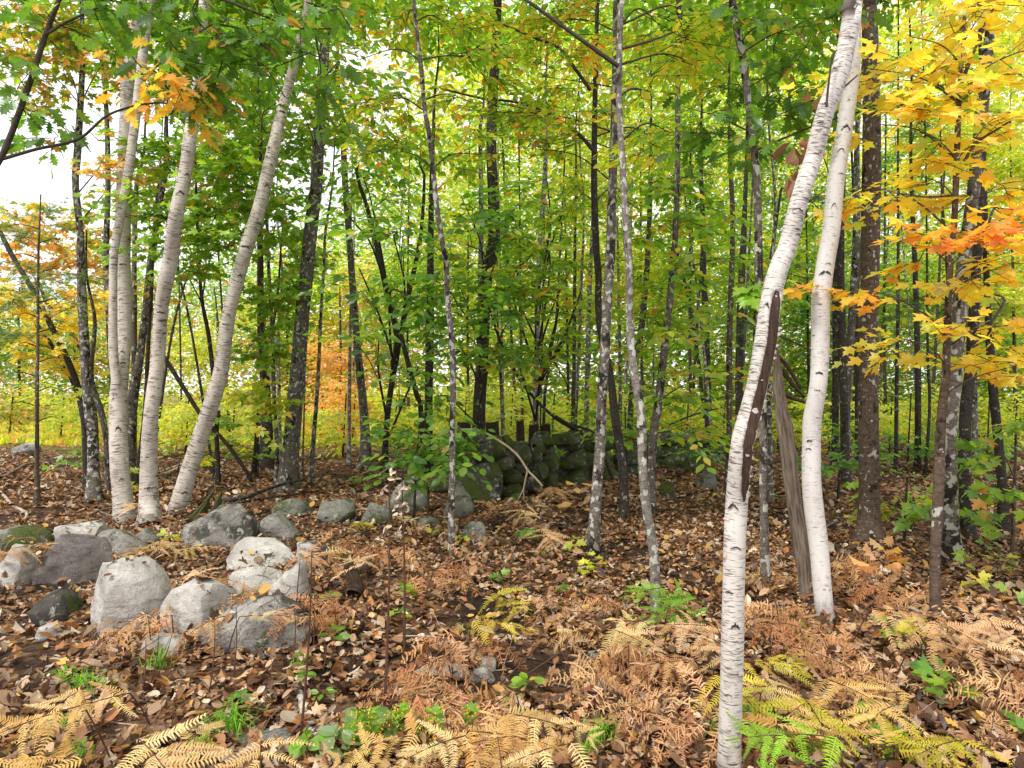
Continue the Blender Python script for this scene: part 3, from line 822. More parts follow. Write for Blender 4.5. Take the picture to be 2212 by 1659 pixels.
def wound():
    """the long strip of bare dark wood down the wounded birch, with curled bark lips"""
    rows = [(631, .50, .12), (650, .52, .30), (690, .60, .38), (736, .66, .40), (790, .60, .38), (853, .50, .38), (903, .55, .40), (936, .62, .40), (980, .64, .35), (1020, .64, .31), (1050, .62, .25), (1075, .60, .04)]
    pts = catmull([(a, b, c) for a, b, c in rows], 46); V = []; n = 7
    for py, u, w in pts:
        c, t, right, out, r = surf(bF, py, u); a0 = math.asin(u) - .06
        for i in range(n):
            q = -1 + 2 * i / (n - 1); a = a0 + q * max(w, .03) * 1.25
            rr = r + .0025 - .004 * (1 - q * q) + rng.normal(0, .0006) + .006 * (1 - abs(q)) * .0
            V.append(c + right * math.sin(a) * (rr + .002) + out * math.cos(a) * (rr + .002))
    Fc = []
    for i in range(len(pts) - 1):
        for j in range(n - 1):
            a = i * n + j; Fc += [(a, a + 1, a + n + 1), (a, a + n + 1, a + n)]
    V = np.array(V); A = Acc(); A.add(V, Fc, None, np.stack([V[:, 0], V[:, 1], V[:, 2]], -1))
    w = bF.part('bark_wound', A, 'wound', True, bark=True); w['label'] = 'dark bare wood strip with ragged bark lips'
    for i in range(1, len(pts) - 1):                         # ragged lips: short curls of pale peeling bark
        for side in (-1, 1):
            if rng.random() < .30: continue
            py, u, ww = pts[i]; c, t, right, out, r = surf(bF, py, u); a = math.asin(u) - .06 + side * max(ww, .05) * 1.25
            base = c + right * math.sin(a) * r + out * math.cos(a) * r
            nrm = right * math.sin(a) + out * math.cos(a); tan = right * math.cos(a) - out * math.sin(a)
            ln = rng.uniform(.004, .012); hh = rng.uniform(.006, .014)
            P = [base - t * hh - tan * side * .002, base + t * hh - tan * side * .002, base + t * hh * .6 + nrm * ln + tan * side * .003, base - t * hh * .6 + nrm * ln * .8 + tan * side * .004,
                 base + t * hh * .3 + nrm * ln * 1.2 + tan * side * .010]
            A = Acc(); A.add(P, [(0, 1, 2), (0, 2, 3), (3, 2, 4)])
            link('bark_lip', A.mesh('bark_lip', M['peel'], bF.foot), w)
wound()
def peel(T, py, u, w, h, lift, side):
    c, t, right, out, r = surf(T, py, u); a0 = math.asin(max(-.95, min(.95, u))); V = []; n = 6
    for i in range(n):
        q = i / (n - 1); a = a0 + side * q * w; rr = r + .001 + lift * q ** 2.2; k = h * (1 - .55 * q) * rng.uniform(.75, 1.2)
        b = c + right * math.sin(a) * rr + out * math.cos(a) * rr + t * (h * .5 * q * rng.normal(0, .4))
        V += [b + t * k, b - t * k]
    Fc = []
    for i in range(n - 1): Fc += [(2 * i, 2 * i + 1, 2 * i + 3), (2 * i, 2 * i + 3, 2 * i + 2)]
    A = Acc(); A.add(V, Fc); T.part('bark_curl', A, 'peel', True)
for T, ys_, k in ((bF, np.linspace(120, 1560, 20), 1.0), (bG, np.linspace(180, 1300, 16), 1.0), (bA, np.linspace(250, 1080, 12), 1.3), (bC, np.linspace(300, 1090, 12), 1.3), (bD, np.linspace(260, 1060, 12), 1.3)):
    for py in ys_:
        sd_ = 1 if rng.random() < .6 else -1
        r_ = surf(T, py, 0)[4]; peel(T, py + rng.normal(0, 18), sd_ * rng.uniform(.1, .8), rng.uniform(.25, .7), r_ * rng.uniform(.05, .22) * k, r_ * rng.uniform(.03, .12), sd_)
# big loose peel half way up the wounded birch and the dead twigs on both birches
bF.limb([(1785, 231), (1790, 180), (1797, 130), (1807, 108)], bF.axis[len(bF.axis) // 2, 1] - .09, 5, 3, name='dead_twig')
bF.limb([(1706, 455), (1740, 440), (1782, 412)], bF.axis[-1, 1] + .06, 5, 3, name='dead_twig')
bG.limb([(1815, 195), (1835, 178), (1852, 163)], bG.d - .1, 5, 3, name='dead_twig')
bF.limb([(1850, 40), (1862, 22), (1874, 8)], bF.d - .03, 5, 3, name='dead_twig')

# --- grey and dark trunks
G1 = 'grey maples of the left clump'; G2 = 'slender stems of the left clump'
mE = Tree('mE', 'thick grey maple leaning right beside the peaked boulder', [(709, -5, 25), (707, 17, 26), (703, 83, 22), (693, 217, 23), (688, 300, 25), (683, 400, 27), (673, 483, 28), (663, 586, 29), (652, 686, 31), (642, 820, 32), (630, 953, 36), (622, 1040, 42), (621, 1062, 46)], 'maple', 'maple_tree', top=10, leaf='maple_s', pal='green', size=.12, sides=14, group=G1)
t5 = Tree('t5', 'mottled dark grey maple just left of the two-stemmed birch', [(177, 30, 9), (177, 167, 11), (167, 333, 15), (163, 400, 14), (173, 500, 14), (175, 586, 16), (178, 653, 19), (183, 753, 19), (188, 853, 18), (200, 953, 21), (202, 1036, 26), (202, 1082, 30)], 'lichen', 'maple_tree', top=9, leaf='maple_s', pal='autumn', size=.10, sides=12, group=G1)
t6 = Tree('t6', 'thin grey stem rising behind the two-stemmed birch', [(212, 60, 8), (227, 200, 9), (232, 300, 10), (233, 417, 11), (229, 560, 13), (236, 700, 13), (244, 850, 13), (246, 1050, 15)], 'maple', 'maple_tree', top=8, leaf='maple_s', pal='autumn', size=.10, group=G2)
t7 = Tree('t7', 'leaning grey stem in the gap between the first two birches', [(360, 350, 12), (347, 417, 14), (337, 500, 15), (325, 570, 14), (313, 686, 15), (300, 786, 17), (285, 870, 22), (282, 936, 21), (281, 1010, 20)], 'maple', 'maple_tree', d=11, top=7, leaf='maple_s', pal='green', size=.11, group=G2)
t7b = Tree('t7b', 'upright thin stem crossing the leaning grey stem', [(295, 400, 9), (291, 500, 10), (290, 586, 10), (290, 720, 11), (290, 860, 12), (286, 1000, 13)], 'maple', 'maple_tree', d=11.6, top=7, group=G2)
t7c = Tree('t7c', 'thinnest dark stem beside the middle white birch', [(330, 560, 6), (328, 620, 7), (320, 753, 8), (313, 886, 9), (293, 1005, 10)], 'dark', 'maple_tree', d=10.6, top=6, sides=7, group=G2)
pine = Tree('pine', 'young pine with thin straight stem and bare lower twigs', [(88, 420, 3), (85, 500, 4), (83, 553, 5), (82, 720, 6), (80, 853, 8), (80, 986, 9), (80, 1093, 11)], 'brown', 'pine_tree', 'pine tree', leaf='needle', pal='pineg', size=.20, sides=8, needle=True)
for k in range(14):
    y = 480 + k * 32; s = 1 if k % 2 else -1; l = 40 + 25 * rng.random()
    pine.limb([(82, y + 14), (82 + s * l * .6, y + 4), (82 + s * l, y + 8)], pine.d + .1, 3, 1.2, pine.d + rng.uniform(-.5, .5), 'dead_twig')
t9 = Tree('t9', 'dark crooked stem arching up to the left edge', [(0, 500, 9), (27, 553, 10), (67, 620, 10), (110, 703, 12), (150, 786, 12), (173, 853, 13), (182, 903, 13), (188, 1000, 14)], 'dark', 'maple_tree', d=11.0, top=None, leaf='maple_s', pal='yellow', size=.11, group=G2)
t9b = Tree('t9b', 'thin crooked stem below the arching dark one', [(-10, 615, 7), (10, 633, 8), (67, 686, 8), (110, 743, 8), (150, 810, 8), (178, 900, 9), (190, 1010, 10)], 'dark', 'maple_tree', d=11.4, leaf='maple_s', pal='yellow', size=.11, sides=7, group=G2)
t9c = Tree('t9c', 'third crooked stem leaning left above the others', [(85, 610, 6), (100, 653, 7), (140, 703, 8), (167, 740, 8), (188, 810, 9), (205, 900, 10), (210, 1010, 12)], 'maple', 'maple_tree', d=11.8, leaf='maple_s', pal='yellow', size=.11, sides=7, group=G2)
t10 = Tree('t10', 'short bent stem squeezed behind the mottled maple', [(196, 790, 11), (200, 836, 12), (217, 886, 13), (230, 953, 12), (234, 1036, 13), (236, 1066, 14)], 'maple', 'maple_tree', top=4, group=G2)
t12 = Tree('t12', 'dark sapling stem passing behind the leaning birch', [(425, 450, 6), (430, 570, 7), (437, 653, 8), (450, 720, 9), (460, 803, 9), (470, 886, 10), (468, 936, 10), (472, 1052, 11)], 'dark', 'maple_tree', top=7.5, leaf='maple_s', pal='green', size=.12, sides=8, group=G2)
t13 = Tree('t13', 'very thin curved stem left of the leaning birch', [(375, 540, 3), (383, 580, 4), (403, 663, 5), (420, 753, 5), (440, 876, 6), (462, 1020, 7)], 'dark', 'sapling', d=12.5, sides=6, leaf='maple_s', pal='green', size=.11)
t14 = Tree('t14', 'dark dead stem leaning left behind the leaning birch', [(352, 765, 8), (360, 780, 9), (400, 843, 9), (437, 900, 9), (493, 963, 9), (533, 1020, 9), (548, 1045, 10)], 'dark', 'dead_tree', 'dead tree', sides=8, flare=1)
t15 = Tree('t15', 'stout dark trunk standing back between birch and grey maple', [(562, 500, 12), (563, 653, 15), (565, 720, 18), (572, 820, 21), (575, 920, 26), (577, 1003, 31)], 'dark', 'maple_tree', d=13.5, top=9, leaf='maple_s', pal='green', size=.13, sides=12, group=G1)
t16 = Tree('t16', 'slim pale-footed stem just left of the thick grey maple', [(576, 480, 6), (580, 570, 7), (588, 720, 9), (592, 853, 9), (598, 970, 9), (597, 1050, 10)], 'lichen', 'maple_tree', top=7, leaf='maple_s', pal='green', size=.12, sides=8, group=G2)
t16b = Tree('t16b', 'slim stem leaning over from left of the stout dark trunk', [(578, 760, 9), (573, 786, 10), (560, 886, 10), (547, 1036, 11)], 'dark', 'maple_tree', top=5, sides=8, group=G2)
t16c = Tree('t16c', 'pale thin pole between stout trunk and grey maple', [(601, 720, 7), (602, 803, 8), (605, 946, 8), (606, 1010, 9)], 'pale', 'maple_tree', d=13, top=6, sides=7, group=G2)
t17 = Tree('t17', 'first slim stem right of the thick grey maple', [(703, 500, 6), (700, 570, 6), (693, 686, 7), (687, 820, 8), (677, 953, 9), (670, 1052, 10)], 'lichen', 'maple_tree', top=7, leaf='ell', pal='deep', size=.09, sides=8, group=G2)
t17b = Tree('t17b', 'hair-thin pole close to the right side of the grey maple', [(662, 700, 4), (657, 886, 4), (653, 1010, 5)], 'maple', 'sapling', d=13, top=6, sides=6)
t19 = Tree('t19', 'smooth grey trunk in front of the orange thicket', [(737, 240, 11), (741, 300, 12), (747, 417, 14), (757, 550, 14), (767, 686, 15), (774, 770, 16), (784, 870, 19), (789, 936, 21), (790, 990, 26)], 'maple', 'maple_tree', d=14.5, top=10, leaf='ell', pal='deep', size=.10, sides=12, group='trunks around the stone wall')
t20 = Tree('t20', 'thin pole just left of the smooth grey trunk', [(759, 600, 6), (757, 713, 7), (755, 820, 8), (754, 975, 8)], 'pale', 'maple_tree', d=15, top=7, sides=7, group='trunks around the stone wall')
GW = 'trunks around the stone wall'
t21 = Tree('t21', 'forked dark tree left of the leafy bush', [(770, 370, 7), (777, 400, 8), (794, 450, 9), (817, 547, 11), (837, 636, 13), (850, 686, 13), (860, 736, 15), (856, 770, 14), (850, 803, 13), (840, 870, 13), (834, 936, 13), (828, 1028, 13)], 'dark', 'maple_tree', top=6, leaf='ell', pal='deep', size=.15, sides=9, group=GW)
t21.stem([(917, 383, 6), (910, 500, 8), (894, 586, 10), (874, 676, 11), (862, 740, 12)], t21.d, 6.5, 8, .02, 1, .04, .45, 'trunk')
t22 = Tree('t22', 'straight dark trunk behind the leafy bush', [(936, 300, 9), (934, 333, 10), (931, 480, 13), (930, 553, 15), (929, 686, 18), (927, 820, 18), (925, 920, 20), (924, 1000, 24)], 'dark', 'maple_tree', d=12.5, top=9, leaf='ell', pal='deep', size=.10, sides=10, group=GW)
t23 = Tree('t23', 'crooked dark stem leaning away from the straight dark trunk', [(866, 720, 9), (870, 740, 10), (884, 793, 11), (900, 853, 11), (910, 886, 12), (916, 1000, 13)], 'dark', 'maple_tree', d=12.3, top=None, sides=8, group=GW)
t24 = Tree('t24', 'slender sapling speckled with white lichen in front of the wall', [(893, -10, 9), (900, 67, 9), (910, 150, 10), (917, 233, 10), (927, 290, 11), (934, 350, 11), (944, 450, 12), (957, 533, 12), (964, 570, 12), (966, 643, 13), (975, 720, 13), (979, 820, 13), (977, 920, 13), (977, 1020, 13), (975, 1086, 14), (975, 1212, 16)], 'lichen', 'sapling', top=6.5, leaf='ell', pal='ash', size=.085, lmax=260, sides=10, flare=1.15)
t25 = Tree('t25', 'thick dark straight trunk rising behind the stone wall', [(1076, -10, 17), (1074, 33, 18), (1070, 117, 21), (1065, 200, 22), (1062, 267, 23), (1062, 350, 23), (1067, 450, 25), (1066, 533, 26), (1049, 603, 27), (1044, 720, 27), (1039, 820, 27), (1034, 913, 28), (1032, 1020, 32)], 'dark', 'oak_tree', d=12.2, top=10, leaf='ell', pal='deep', size=.15, sides=12, group=GW)
t26 = Tree('t26', 'slim grey pole hugging the thick dark trunk', [(1037, 280, 8), (1037, 300, 9), (1039, 433, 10), (1039, 533, 10), (1036, 640, 10), (1040, 1000, 12)], 'maple', 'maple_tree', d=14, top=9, sides=7, group=GW)
t27 = Tree('t27', 'pale grey trunk beyond the wall right of the thick dark one', [(1182, 280, 8), (1180, 317, 9), (1174, 433, 12), (1167, 507, 11), (1162, 636, 12), (1160, 753, 13), (1157, 853, 13), (1159, 990, 15)], 'pale', 'maple_tree', d=15, top=10, leaf='ell', pal='green', size=.15, sides=9, group=GW)
t28 = Tree('t28', 'thin white-patched stem standing just over the wall', [(1078, 760, 6), (1082, 820, 7), (1085, 886, 9), (1089, 985, 9)], 'lichen', 'maple_tree', d=12.8, top=5, sides=7, group=GW)
t29 = Tree('t29', 'dead bare stem fallen slantwise across the wall', [(1059, 670, 6), (1080, 736, 6), (1117, 810, 7), (1154, 860, 7), (1204, 906, 7), (1290, 962, 8), (1330, 1010, 9)], 'dark', 'dead_tree', 'dead tree', d=11.6, sides=7, flare=1)
for i, (lab, p, mt, dd) in enumerate([
 ('thin stem leaning right beyond the wall, beside pale trunk', [(1202, 680, 6), (1200, 703, 6), (1190, 760, 6), (1177, 853, 7), (1172, 990, 8)], 'dark', 16),
 ('first of two close dark stems beyond the wall', [(1242, 520, 7), (1241, 650, 8), (1240, 786, 9), (1237, 903, 9), (1236, 985, 10)], 'dark', 15.5),
 ('second of two close dark stems beyond the wall', [(1256, 600, 7), (1250, 770, 8), (1244, 886, 8), (1243, 985, 9)], 'maple', 16.5),
 ('upright grey stem left of the lichened pair', [(1280, 480, 8), (1274, 603, 10), (1270, 753, 11), (1267, 886, 11), (1266, 980, 12)], 'maple', 15)]):
    Tree('b%d' % i, lab, p, mt, 'maple_tree', d=dd, top=9, leaf='ell', pal='green', size=.11, sides=7, group=GW)
t33 = Tree('t33', 'dark leaning trunk crossing behind the white-ringed maple', [(1291, -10, 9), (1290, 17, 9), (1287, 133, 10), (1284, 300, 12), (1284, 433, 14), (1288, 533, 15), (1293, 600, 15), (1292, 653, 15), (1298, 720, 15), (1317, 803, 15), (1327, 886, 18), (1337, 953, 18), (1346, 1020, 19), (1349, 1126, 20)], 'dark', 'maple_tree', top=9, leaf='ell', pal='ash', size=.09, sides=10, group=GW)
t34 = Tree('t34', 'maple with white lichen rings in front of the wall', [(1333, -15, 15), (1332, 17, 16), (1331, 100, 16), (1327, 267, 16), (1324, 367, 18), (1319, 533, 21), (1316, 590, 21), (1312, 653, 21), (1307, 753, 22), (1300, 853, 22), (1297, 953, 23), (1289, 1053, 23), (1283, 1150, 25), (1281, 1190, 27)], 'lichen', 'maple_tree', top=9, leaf='ell', pal='ash', size=.09, lmax=200, sides=14, group=GW)
t35 = Tree('t35', 'slender pale curving tree beside bright green ferns', [(1345, -15, 11), (1341, 33, 12), (1337, 167, 14), (1339, 267, 14), (1344, 333, 14), (1349, 433, 15), (1357, 533, 16), (1359, 586, 16), (1360, 686, 16), (1367, 786, 17), (1384, 886, 19), (1387, 970, 19), (1390, 1036, 19), (1397, 1103, 20), (1413, 1202, 21), (1418, 1334, 23)], 'pale', 'maple_tree', top=7, leaf='ell', pal='ash', size=.085, lmax=200, sides=14, bend=.06, flare=1.2, group=GW)
t36 = Tree('t36', 'dark-footed grey trunk right of the slender pale tree', [(1467, -10, 11), (1467, 33, 11), (1464, 167, 12), (1464, 333, 12), (1459, 500, 13), (1452, 586, 15), (1445, 670, 15), (1437, 736, 16), (1430, 803, 17), (1420, 886, 18), (1410, 953, 18), (1407, 1053, 19), (1406, 1118, 21)], 'maple', 'maple_tree', top=10, leaf='ell', pal='green', size=.15, sides=10, group=GW)
t37 = Tree('t37', 'dark trunk behind the slender pale tree', [(1402, 480, 11), (1397, 586, 13), (1384, 720, 14), (1364, 853, 13), (1360, 985, 14)], 'dark', 'maple_tree', d=14.5, top=9, sides=8, leaf='ell', pal='green', size=.11, group=GW)
GR = 'trunks of the right-hand wood'
t39 = Tree('t39', 'dark straight trunk behind the end of the wall', [(1516, 420, 10), (1520, 586, 12), (1525, 720, 15), (1528, 820, 15), (1532, 1000, 17)], 'dark', 'maple_tree', d=17, top=10, leaf='ell', pal='green', size=.12, sides=9, group=GR)
t40 = Tree('t40', 'slim brown trunk left of the wounded birch', [(1583, 480, 11), (1578, 653, 12), (1575, 786, 13), (1575, 953, 13), (1571, 1062, 15)], 'brown', 'maple_tree', d=10.8, top=8, sides=9, group=GR)
t40b = Tree('t40b', 'dark trunk half hidden left of the wounded birch', [(1604, 560, 14), (1600, 653, 16), (1598, 750, 17), (1597, 853, 18), (1598, 985, 19)], 'dark', 'maple_tree', d=15, top=9, sides=9, group=GR)
t41 = Tree('t41', 'blotchy oak sapling with white patches behind the wounded birch', [(1582, -15, 16), (1585, 17, 18), (1592, 60, 17), (1605, 127, 17), (1618, 233, 15), (1628, 317, 15), (1635, 383, 16), (1638, 500, 16), (1642, 700, 17), (1648, 920, 18), (1649, 1036, 18), (1652, 1183, 18), (1656, 1276, 21)], 'lichen', 'oak_tree', top=7, leaf='oak', pal='oak', size=.145, lmax=280, sides=12, bend=.06, group=GR)
t41b = Tree('t41b', 'slim lichened pole right beside the blotchy oak sapling', [(1663, 640, 10), (1662, 886, 12), (1663, 1020, 12), (1666, 1092, 13)], 'lichen', 'maple_tree', top=7, sides=8, group=GR)
snag = Tree('snag', 'leaning dead grey snag with shaggy split wood', [(1671, 735, 3), (1675, 753, 8), (1680, 800, 16), (1682, 853, 21), (1694, 920, 29), (1702, 970, 29), (1708, 1020, 29), (1720, 1100, 29), (1731, 1183, 30), (1742, 1270, 32), (1745, 1292, 34)], 'snag', 'dead_snag', 'dead tree', sides=22, flare=1.1, rough=.22, bend=.02)
for a in ([(1690, 800), (1712, 830), (1738, 858)], [(1686, 850), (1716, 862), (1745, 870)], [(1678, 770), (1700, 790), (1730, 840)]):
    snag.limb(a, snag.d + .05, 12, 6, name='broken_branch', mat='rot')
t45 = Tree('t45', 'thick dark trunk with pale patches right of the birches', [(1877, -15, 30), (1878, 17, 31), (1880, 100, 33), (1882, 183, 33), (1883, 300, 36), (1882, 433, 38), (1880, 533, 38), (1878, 636, 38), (1875, 753, 38), (1875, 886, 40), (1878, 1020, 42), (1877, 1100, 44), (1877, 1172, 50)], 'brown', 'oak_tree', top=10, leaf='oak', pal='oak', size=.13, sides=16, group=GR)
for i, (lab, p, mt, dd) in enumerate([
 ('dark trunk seen just right of the clean birch', [(1805, 480, 13), (1805, 653, 14), (1805, 853, 14), (1803, 1000, 15)], 'dark', 14),
 ('grey trunk between clean birch and thick dark trunk', [(1815, 560, 16), (1818, 720, 18), (1823, 853, 18), (1825, 953, 18), (1829, 1078, 20)], 'dark', 10.5),
 ('trunk merging with the grey one behind the clean birch', [(1850, 500, 15), (1842, 653, 16), (1834, 786, 16), (1828, 900, 16), (1832, 1060, 17)], 'maple', 11.2),
 ('slim pole touching the left side of the thick dark trunk', [(1852, 680, 9), (1852, 820, 10), (1852, 1000, 11)], 'dark', 14.5),
 ('thin dark pole right of the thick dark trunk', [(1940, 640, 7), (1937, 836, 8), (1935, 1030, 9)], 'dark', 13),
 ('dark trunk midway between thick trunk and yellow maple', [(1976, 560, 10), (1980, 686, 11), (1983, 853, 13), (1982, 1020, 13)], 'dark', 13.5),
 ('crooked thin pole near the midway dark trunk', [(2003, 700, 5), (2005, 786, 6), (2008, 886, 6), (1998, 1030, 7)], 'dark', 13.2),
 ('dark trunk close behind the silvery maple', [(2110, 560, 18), (2105, 653, 20), (2098, 786, 22), (2086, 886, 24), (2085, 1036, 25), (2094, 1170, 28)], 'dark', None),
 ('thin pole right of the silvery maple', [(2105, 700, 10), (2105, 820, 11), (2107, 1030, 12)], 'maple', 13),
 ('dark trunk nearest the right picture edge', [(2130, 560, 12), (2135, 686, 14), (2145, 836, 18), (2155, 936, 18), (2165, 1053, 20), (2168, 1150, 23)], 'dark', None)]):
    Tree('r%d' % i, lab, p, mt, 'maple_tree', d=dd, top=10, leaf='hemlock' if i in (0, 2, 5, 7) else 'ell', pal='pine' if i in (0, 2, 5, 7) else 'green', size=.24 if i in (0, 2, 5, 7) else .11, sides=9, group=GR, needle=i in (0, 2, 5, 7))
t50 = Tree('t50', 'silvery maple trunk half hidden by yellow leaves', [(2148, -10, 17), (2142, 33, 18), (2128, 167, 22), (2122, 233, 24), (2108, 367, 24), (2098, 450, 25), (2082, 570, 26), (2072, 686, 27), (2062, 820, 28), (2055, 886, 29), (2049, 986, 31), (2050, 1107, 35), (2056, 1212, 38)], 'lichen', 'maple_tree', top=9, leaf='maple_s', pal='yellow', size=.10, sides=14, group=GR)
ym = Tree('ym', 'slender maple carrying bright yellow leaves at the right', [(2088, -10, 7), (2082, 67, 8), (2072, 200, 10), (2067, 333, 12), (2062, 467, 12), (2052, 586, 13), (2047, 700, 15), (2042, 820, 17), (2032, 920, 19), (2028, 1053, 21), (2020, 1221, 21), (2022, 1332, 22)], 'brown', 'maple_tree', top=5.5, leaf='maple', pal='yellow', size=.10, lmax=300, sides=12, bend=.05, flare=1.15, group=GR)
ym.limb([(2078, 177), (2108, 100), (2152, 0), (2165, -40)], ym.d, 8, 5, mat='brown')
ym.limb([(2066, 390), (2102, 317), (2158, 277), (2225, 235)], ym.d, 7, 4, ym.d - .3, mat='brown')
ym.limb([(2062, 422), (1990, 425), (1900, 410)], ym.d, 5, 2, ym.d - .3, mat='brown')
# --- an oak standing just outside the frame reaches in from the left
oakL = Tree('oakL', 'big-leaved oak reaching in over the birches from the left edge', [(-190, -200, 40), (-170, 300, 50), (-160, 900, 58), (-150, 1350, 70)], 'dark', 'oak_tree', d=4.9, top=6.5, leaf='oak', pal='oak', size=.135, lmax=300, sides=12)
oakL.limb([(-172, 430), (-60, 400), (0, 345), (60, 190), (100, 70), (135, -20)], 4.7, 15, 9)
oakL.limb([(0, 345), (80, 322), (170, 300), (240, 245), (345, 222), (420, 245)], 4.7, 8, 3, 4.9)
oakL.limb([(98, 75), (150, 45), (220, 12), (270, -20)], 4.7, 7, 4)
oakL.limb([(270, -40), (450, -10), (560, 30), (640, 60), (720, 62)], 4.9, 7, 3, 5.2)
def zs(T, rows, **kw):
    for px, py, rx, ry, cov, *o in rows:
        k = dict(kw)
        if o: k.update(o[0])
        T.zone(px, py, rx, ry, cov, **k)
zs(oakL, [(150, 250, 110, 45, .75), (90, 290, 60, 30, .5), (245, 90, 75, 80, .8), (60, 20, 80, 40, .5), (470, 110, 100, 100, 1.2), (580, 130, 100, 85, 1.15), (690, 110, 50, 75, .8), (400, 20, 140, 40, .9), (600, 20, 150, 40, .9), (450, 190, 70, 40, .7),
          (330, 185, 60, 22, .5, dict(pal='orange')), (420, 215, 60, 45, .9, dict(pal='gold')), (430, 262, 40, 22, .7, dict(pal='gold'))], d=4.9, rd=.5, tpb=4, lpt=5, droop=.55, limb=False)
zs(oakL, [(100, -260, 500, 180, .45), (600, -230, 380, 150, .45)], d=5.2, rd=1.2, droop=.4, size=.15, twigs=False)  # leaf masses added above the picture for shade
# --- oak leaves hanging round the two birches on the right
zs(t41, [(1750, 60, 85, 70, 1.0), (1690, 150, 65, 70, 1.0), (1730, 230, 75, 45, .9), (1640, 60, 70, 60, .8), (1600, 190, 80, 60, .8), (1560, 290, 90, 45, .7), (1890, 235, 45, 40, .8), (1640, 300, 60, 40, .6), (1500, 240, 60, 40, .5)], d=5.3, rd=.5, tpb=4, lpt=5, droop=.5)
zs(t41, [(1618, 600, 38, 30, 1.0)], d=5.2, rd=.3, leaf='maple', pal='green', size=.12, tpb=3, lpt=4, droop=.4)
# --- the yellow maple
zs(ym, [(2110, 50, 120, 65, 0.82), (1985, 90, 80, 60, 0.49), (1985, 175, 110, 45, 0.74), (2130, 180, 100, 65, 0.82), (2000, 290, 110, 45, 0.74), (2150, 300, 80, 70, 0.82), (1895, 155, 45, 22, 0.74), (1905, 275, 50, 22, 0.66), (1995, 390, 110, 32, 0.74),
        (1880, 408, 55, 14, 0.66), (2140, 420, 90, 55, 0.82), (2060, 470, 130, 35, 0.66, dict(pal='gold')), (2090, 535, 130, 32, 0.90, dict(pal='redder')), (1960, 530, 60, 20, 0.74, dict(pal='gold')), (2080, 605, 130, 38, 0.74), (1878, 630, 42, 13, 0.82, dict(pal='gold')), (2150, 690, 70, 45, 0.74),
        (2040, 762, 125, 35, 0.90), (1960, 740, 50, 20, 0.66), (2170, 800, 60, 28, 0.74), (2150, 560, 70, 60, 0.66)], d=4.5, rd=.45, tpb=4, lpt=6, droop=.22, upj=.48)
zs(ym, [(2330, 100, 90, 250, .7), (2120, -160, 220, 110, .8)], d=4.7, rd=.7, leaf='maple_s')
# --- left edge: yellow, orange and pine
zs(t5, [(70, 60, 120, 70, .9), (190, 60, 70, 60, .7), (60, 140, 90, 50, .8), (150, 160, 60, 40, .5), (230, 130, 40, 60, .6, dict(pal='orange')), (250, 390, 40, 30, .6, dict(pal='orange')), (100, 230, 60, 25, .4), (225, 330, 25, 50, .4, dict(pal='orange'))], d=9.2, rd=1.0)
zs(t5, [(90, -250, 260, 170, .6)], d=9.5, rd=1.6, leaf='kite', size=.17, twigs=False)  # out-of-view leaves put overhead as shade
zs(t6, [(60, 480, 80, 45, 1.0, dict(pal='autumn')), (120, 540, 80, 60, 1.0, dict(pal='orange')), (30, 570, 60, 50, .8, dict(pal='orange')), (200, 500, 50, 60, .7, dict(pal='autumn')), (150, 640, 80, 50, .9, dict(pal='yellow')), (210, 600, 40, 60, .6)], d=13, rd=1.2, size=.12, limb=False)
zs(t9, [(60, 650, 80, 45, .8), (130, 700, 70, 50, .9), (190, 660, 45, 50, .7), (140, 800, 60, 55, .7), (60, 740, 70, 40, .6, dict(pal='ygreen')), (215, 830, 30, 60, .6, dict(pal='ygreen'))], d=11.3, rd=1.0)
zs(pine, [(80, 470, 50, 40, .7), (70, 530, 75, 40, .7), (55, 590, 80, 40, .7), (110, 580, 60, 50, .6), (50, 660, 80, 40, .6), (120, 650, 60, 40, .5), (30, 720, 60, 30, .4)], d=9.4, rd=.8, droop=0, tpb=5, lpt=7)
# --- green maples behind the left birches
zs(t12, [(470, 350, 75, 75, 1.45), (335, 330, 55, 60, 1.16), (345, 470, 60, 60, 1.30), (440, 470, 65, 60, 1.45), (480, 230, 90, 55, 1.16), (540, 400, 60, 60, 1.30), (400, 560, 70, 45, 1.01), (500, 540, 50, 50, 0.87)], d=9.5, rd=1.0)
zs(t16, [(600, 310, 60, 70, 1.16), (600, 470, 60, 80, 1.30), (585, 640, 55, 70, 1.45), (570, 740, 60, 60, 1.30), (560, 860, 60, 60, 1.16, dict(pal='ygreen'))], d=10.5, rd=.9)
zs(t7, [(300, 560, 40, 60, .4), (330, 640, 50, 40, .3, dict(pal='autumn'))], d=11.5, rd=1)
zs(mE, [(640, 220, 70, 60, .7), (720, 180, 60, 80, .6, dict(pal='ash', leaf='ell', size=.1))], d=9.3, rd=1.0)
zs(mE, [(500, -260, 330, 170, .7)], d=10, rd=1.8, leaf='kite', size=.17, twigs=False)  # unseen foliage above the frame, added to cast shade
zs(t15, [(520, 300, 120, 100, 0.87), (420, 420, 120, 120, 0.72), (620, 560, 80, 80, 0.87), (500, 120, 180, 110, 0.72)], d=14, rd=1.6)
